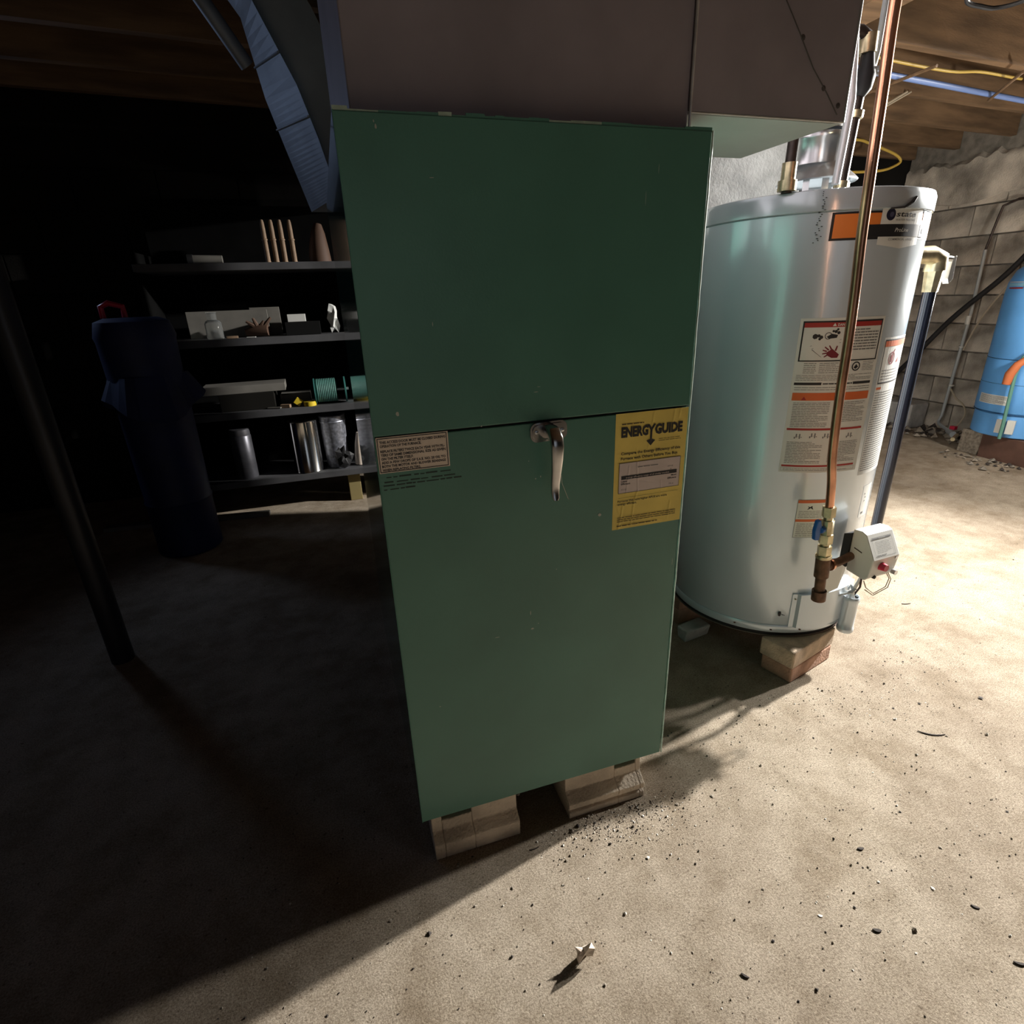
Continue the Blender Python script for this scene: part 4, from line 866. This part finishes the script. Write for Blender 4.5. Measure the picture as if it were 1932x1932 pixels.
tag(MB().tube([(2.93, 1.735, 2.005), (2.855, 1.80, 1.955)], .005, M_tanwire, 6).tube([(2.955, 1.735, 2.005), (2.875, 1.80, 1.955)], .004, M_tanwire, 6).build('stub_wire', origin=(2.6, 1.9, 1.93)), 'pair of short stub wires behind the copper tube', 'wire')
tag(MB().tube(smooth_path([(-1.5, .9, 1.95), (-1.2, 1.3, 1.90), (-.95, 1.6, 1.86)]), .003, M_tanwire, 6).build('thin_wire', origin=(-1.2, 1.3, 1.9), smooth=True), 'very thin wire hanging in the dark upper left', 'wire')

# ================================================================== FLOOR DEBRIS
crumple('crumpled_paper', 'crumpled scrap of pale paper on the floor before the furnace', 'paper', (.235, -.287, 0), (.018, .012, .019), M_cream, 31)
def flake(name, label, cat, x, y, L, W_, rot, m, h=.004, curl=.3):
    h *= .5; W_ *= .7; L *= .85
    b = MB(); R = Matrix.Rotation(rot, 3, 'Z'); vs = []; n = 6
    for i in range(n+1):
        t = i/n-.5; wv = W_*(1-(2*t)**2*.8)/2
        for (sy, dz) in ((-1, 0), (1, 0)):
            p = R @ Vector((t*L, sy*wv+curl*L*(t*t), 0)); vs += [(x+p.x, y+p.y, h*.3), (x+p.x, y+p.y, h*.3+h)]
    fs = []
    for i in range(n):
        k = i*4; fs += [(k, k+4, k+5, k+1), (k+1, k+5, k+7, k+3), (k+3, k+7, k+6, k+2), (k+2, k+6, k+4, k)]
    fs += [(0, 1, 3, 2), (n*4, n*4+2, n*4+3, n*4+1)]
    b.add(vs, fs, m); return tag(b.build(name, origin=(x, y, 0)), label, cat)
flake('twig', 'thin curved twig on the bright floor right of the brick stack', 'twig', 1.315, -.105, .075, .004, -.55, M_darkchip, .004, .5)
flake('twig', 'tiny twig on the floor between heater base and right edge', 'twig', 1.848, .394, .04, .004, -.3, M_darkchip)
flake('paint_flake', 'bright white flake on the floor, lower right', 'flake', .684, -.365, .010, .006, -.6, M_whitechip, .002)
flake('wood_chip', 'small dark chip on the floor near lower right centre', 'chip', .869, -.287, .016, .008, -.3, M_darkchip, .004)
flake('wood_chip', 'dark splinter at the bottom of the floor', 'chip', .484, -.401, .016, .005, -.9, M_darkchip, .004)
flake('wood_chip', 'brown chip on the floor, lower right', 'chip', .760, -.419, .018, .008, -.5, M_darkchip, .004)
flake('wood_chip', 'dark bent splinter at the right edge of floor', 'chip', .942, -.539, .022, .006, -.6, M_darkchip, .004)
flake('wood_chip', 'dark pointed chip on floor near right edge', 'chip', .969, -.447, .016, .006, -.9, M_darkchip, .003)
flake('twig', 'short twig on the floor in front of the right furnace block', 'twig', .222, -.06, .026, .003, .0, M_darkchip, .003)
deb = MB(); rnd = random.Random(77)
def inview(x, y): return y < 3 and x > -.6
for i in range(5200):
    u = rnd.random()
    if u < .18: x, y = rnd.gauss(.42, .10), rnd.gauss(-.055, .035)
    elif u < .26: x, y = rnd.gauss(1.25, .25), rnd.gauss(.10, .08)
    elif u < .75: x, y = rnd.uniform(-.4, 1.6), rnd.uniform(-.75, .3)
    else: x, y = rnd.uniform(.5, 3.2), rnd.uniform(-.4, 1.6)
    if 0 < x < .56 and y > -.02: continue
    if (x-TX)**2+(y-TY)**2 < .38**2 or (.6 < x < 1.5 and y > .7): continue
    s = abs(rnd.gauss(0, .0010))+.0006
    if rnd.random() < .03: s *= 2.2
    chunk(deb, (x, y, 0), s, rnd.choice((M_stone, M_stone, M_darkchip, M_darkchip, M_whitechip)), rnd)
o = deb.build('grit', kind='stuff'); tag(o, 'scattered grit and small crumbs on the concrete floor', 'grit')
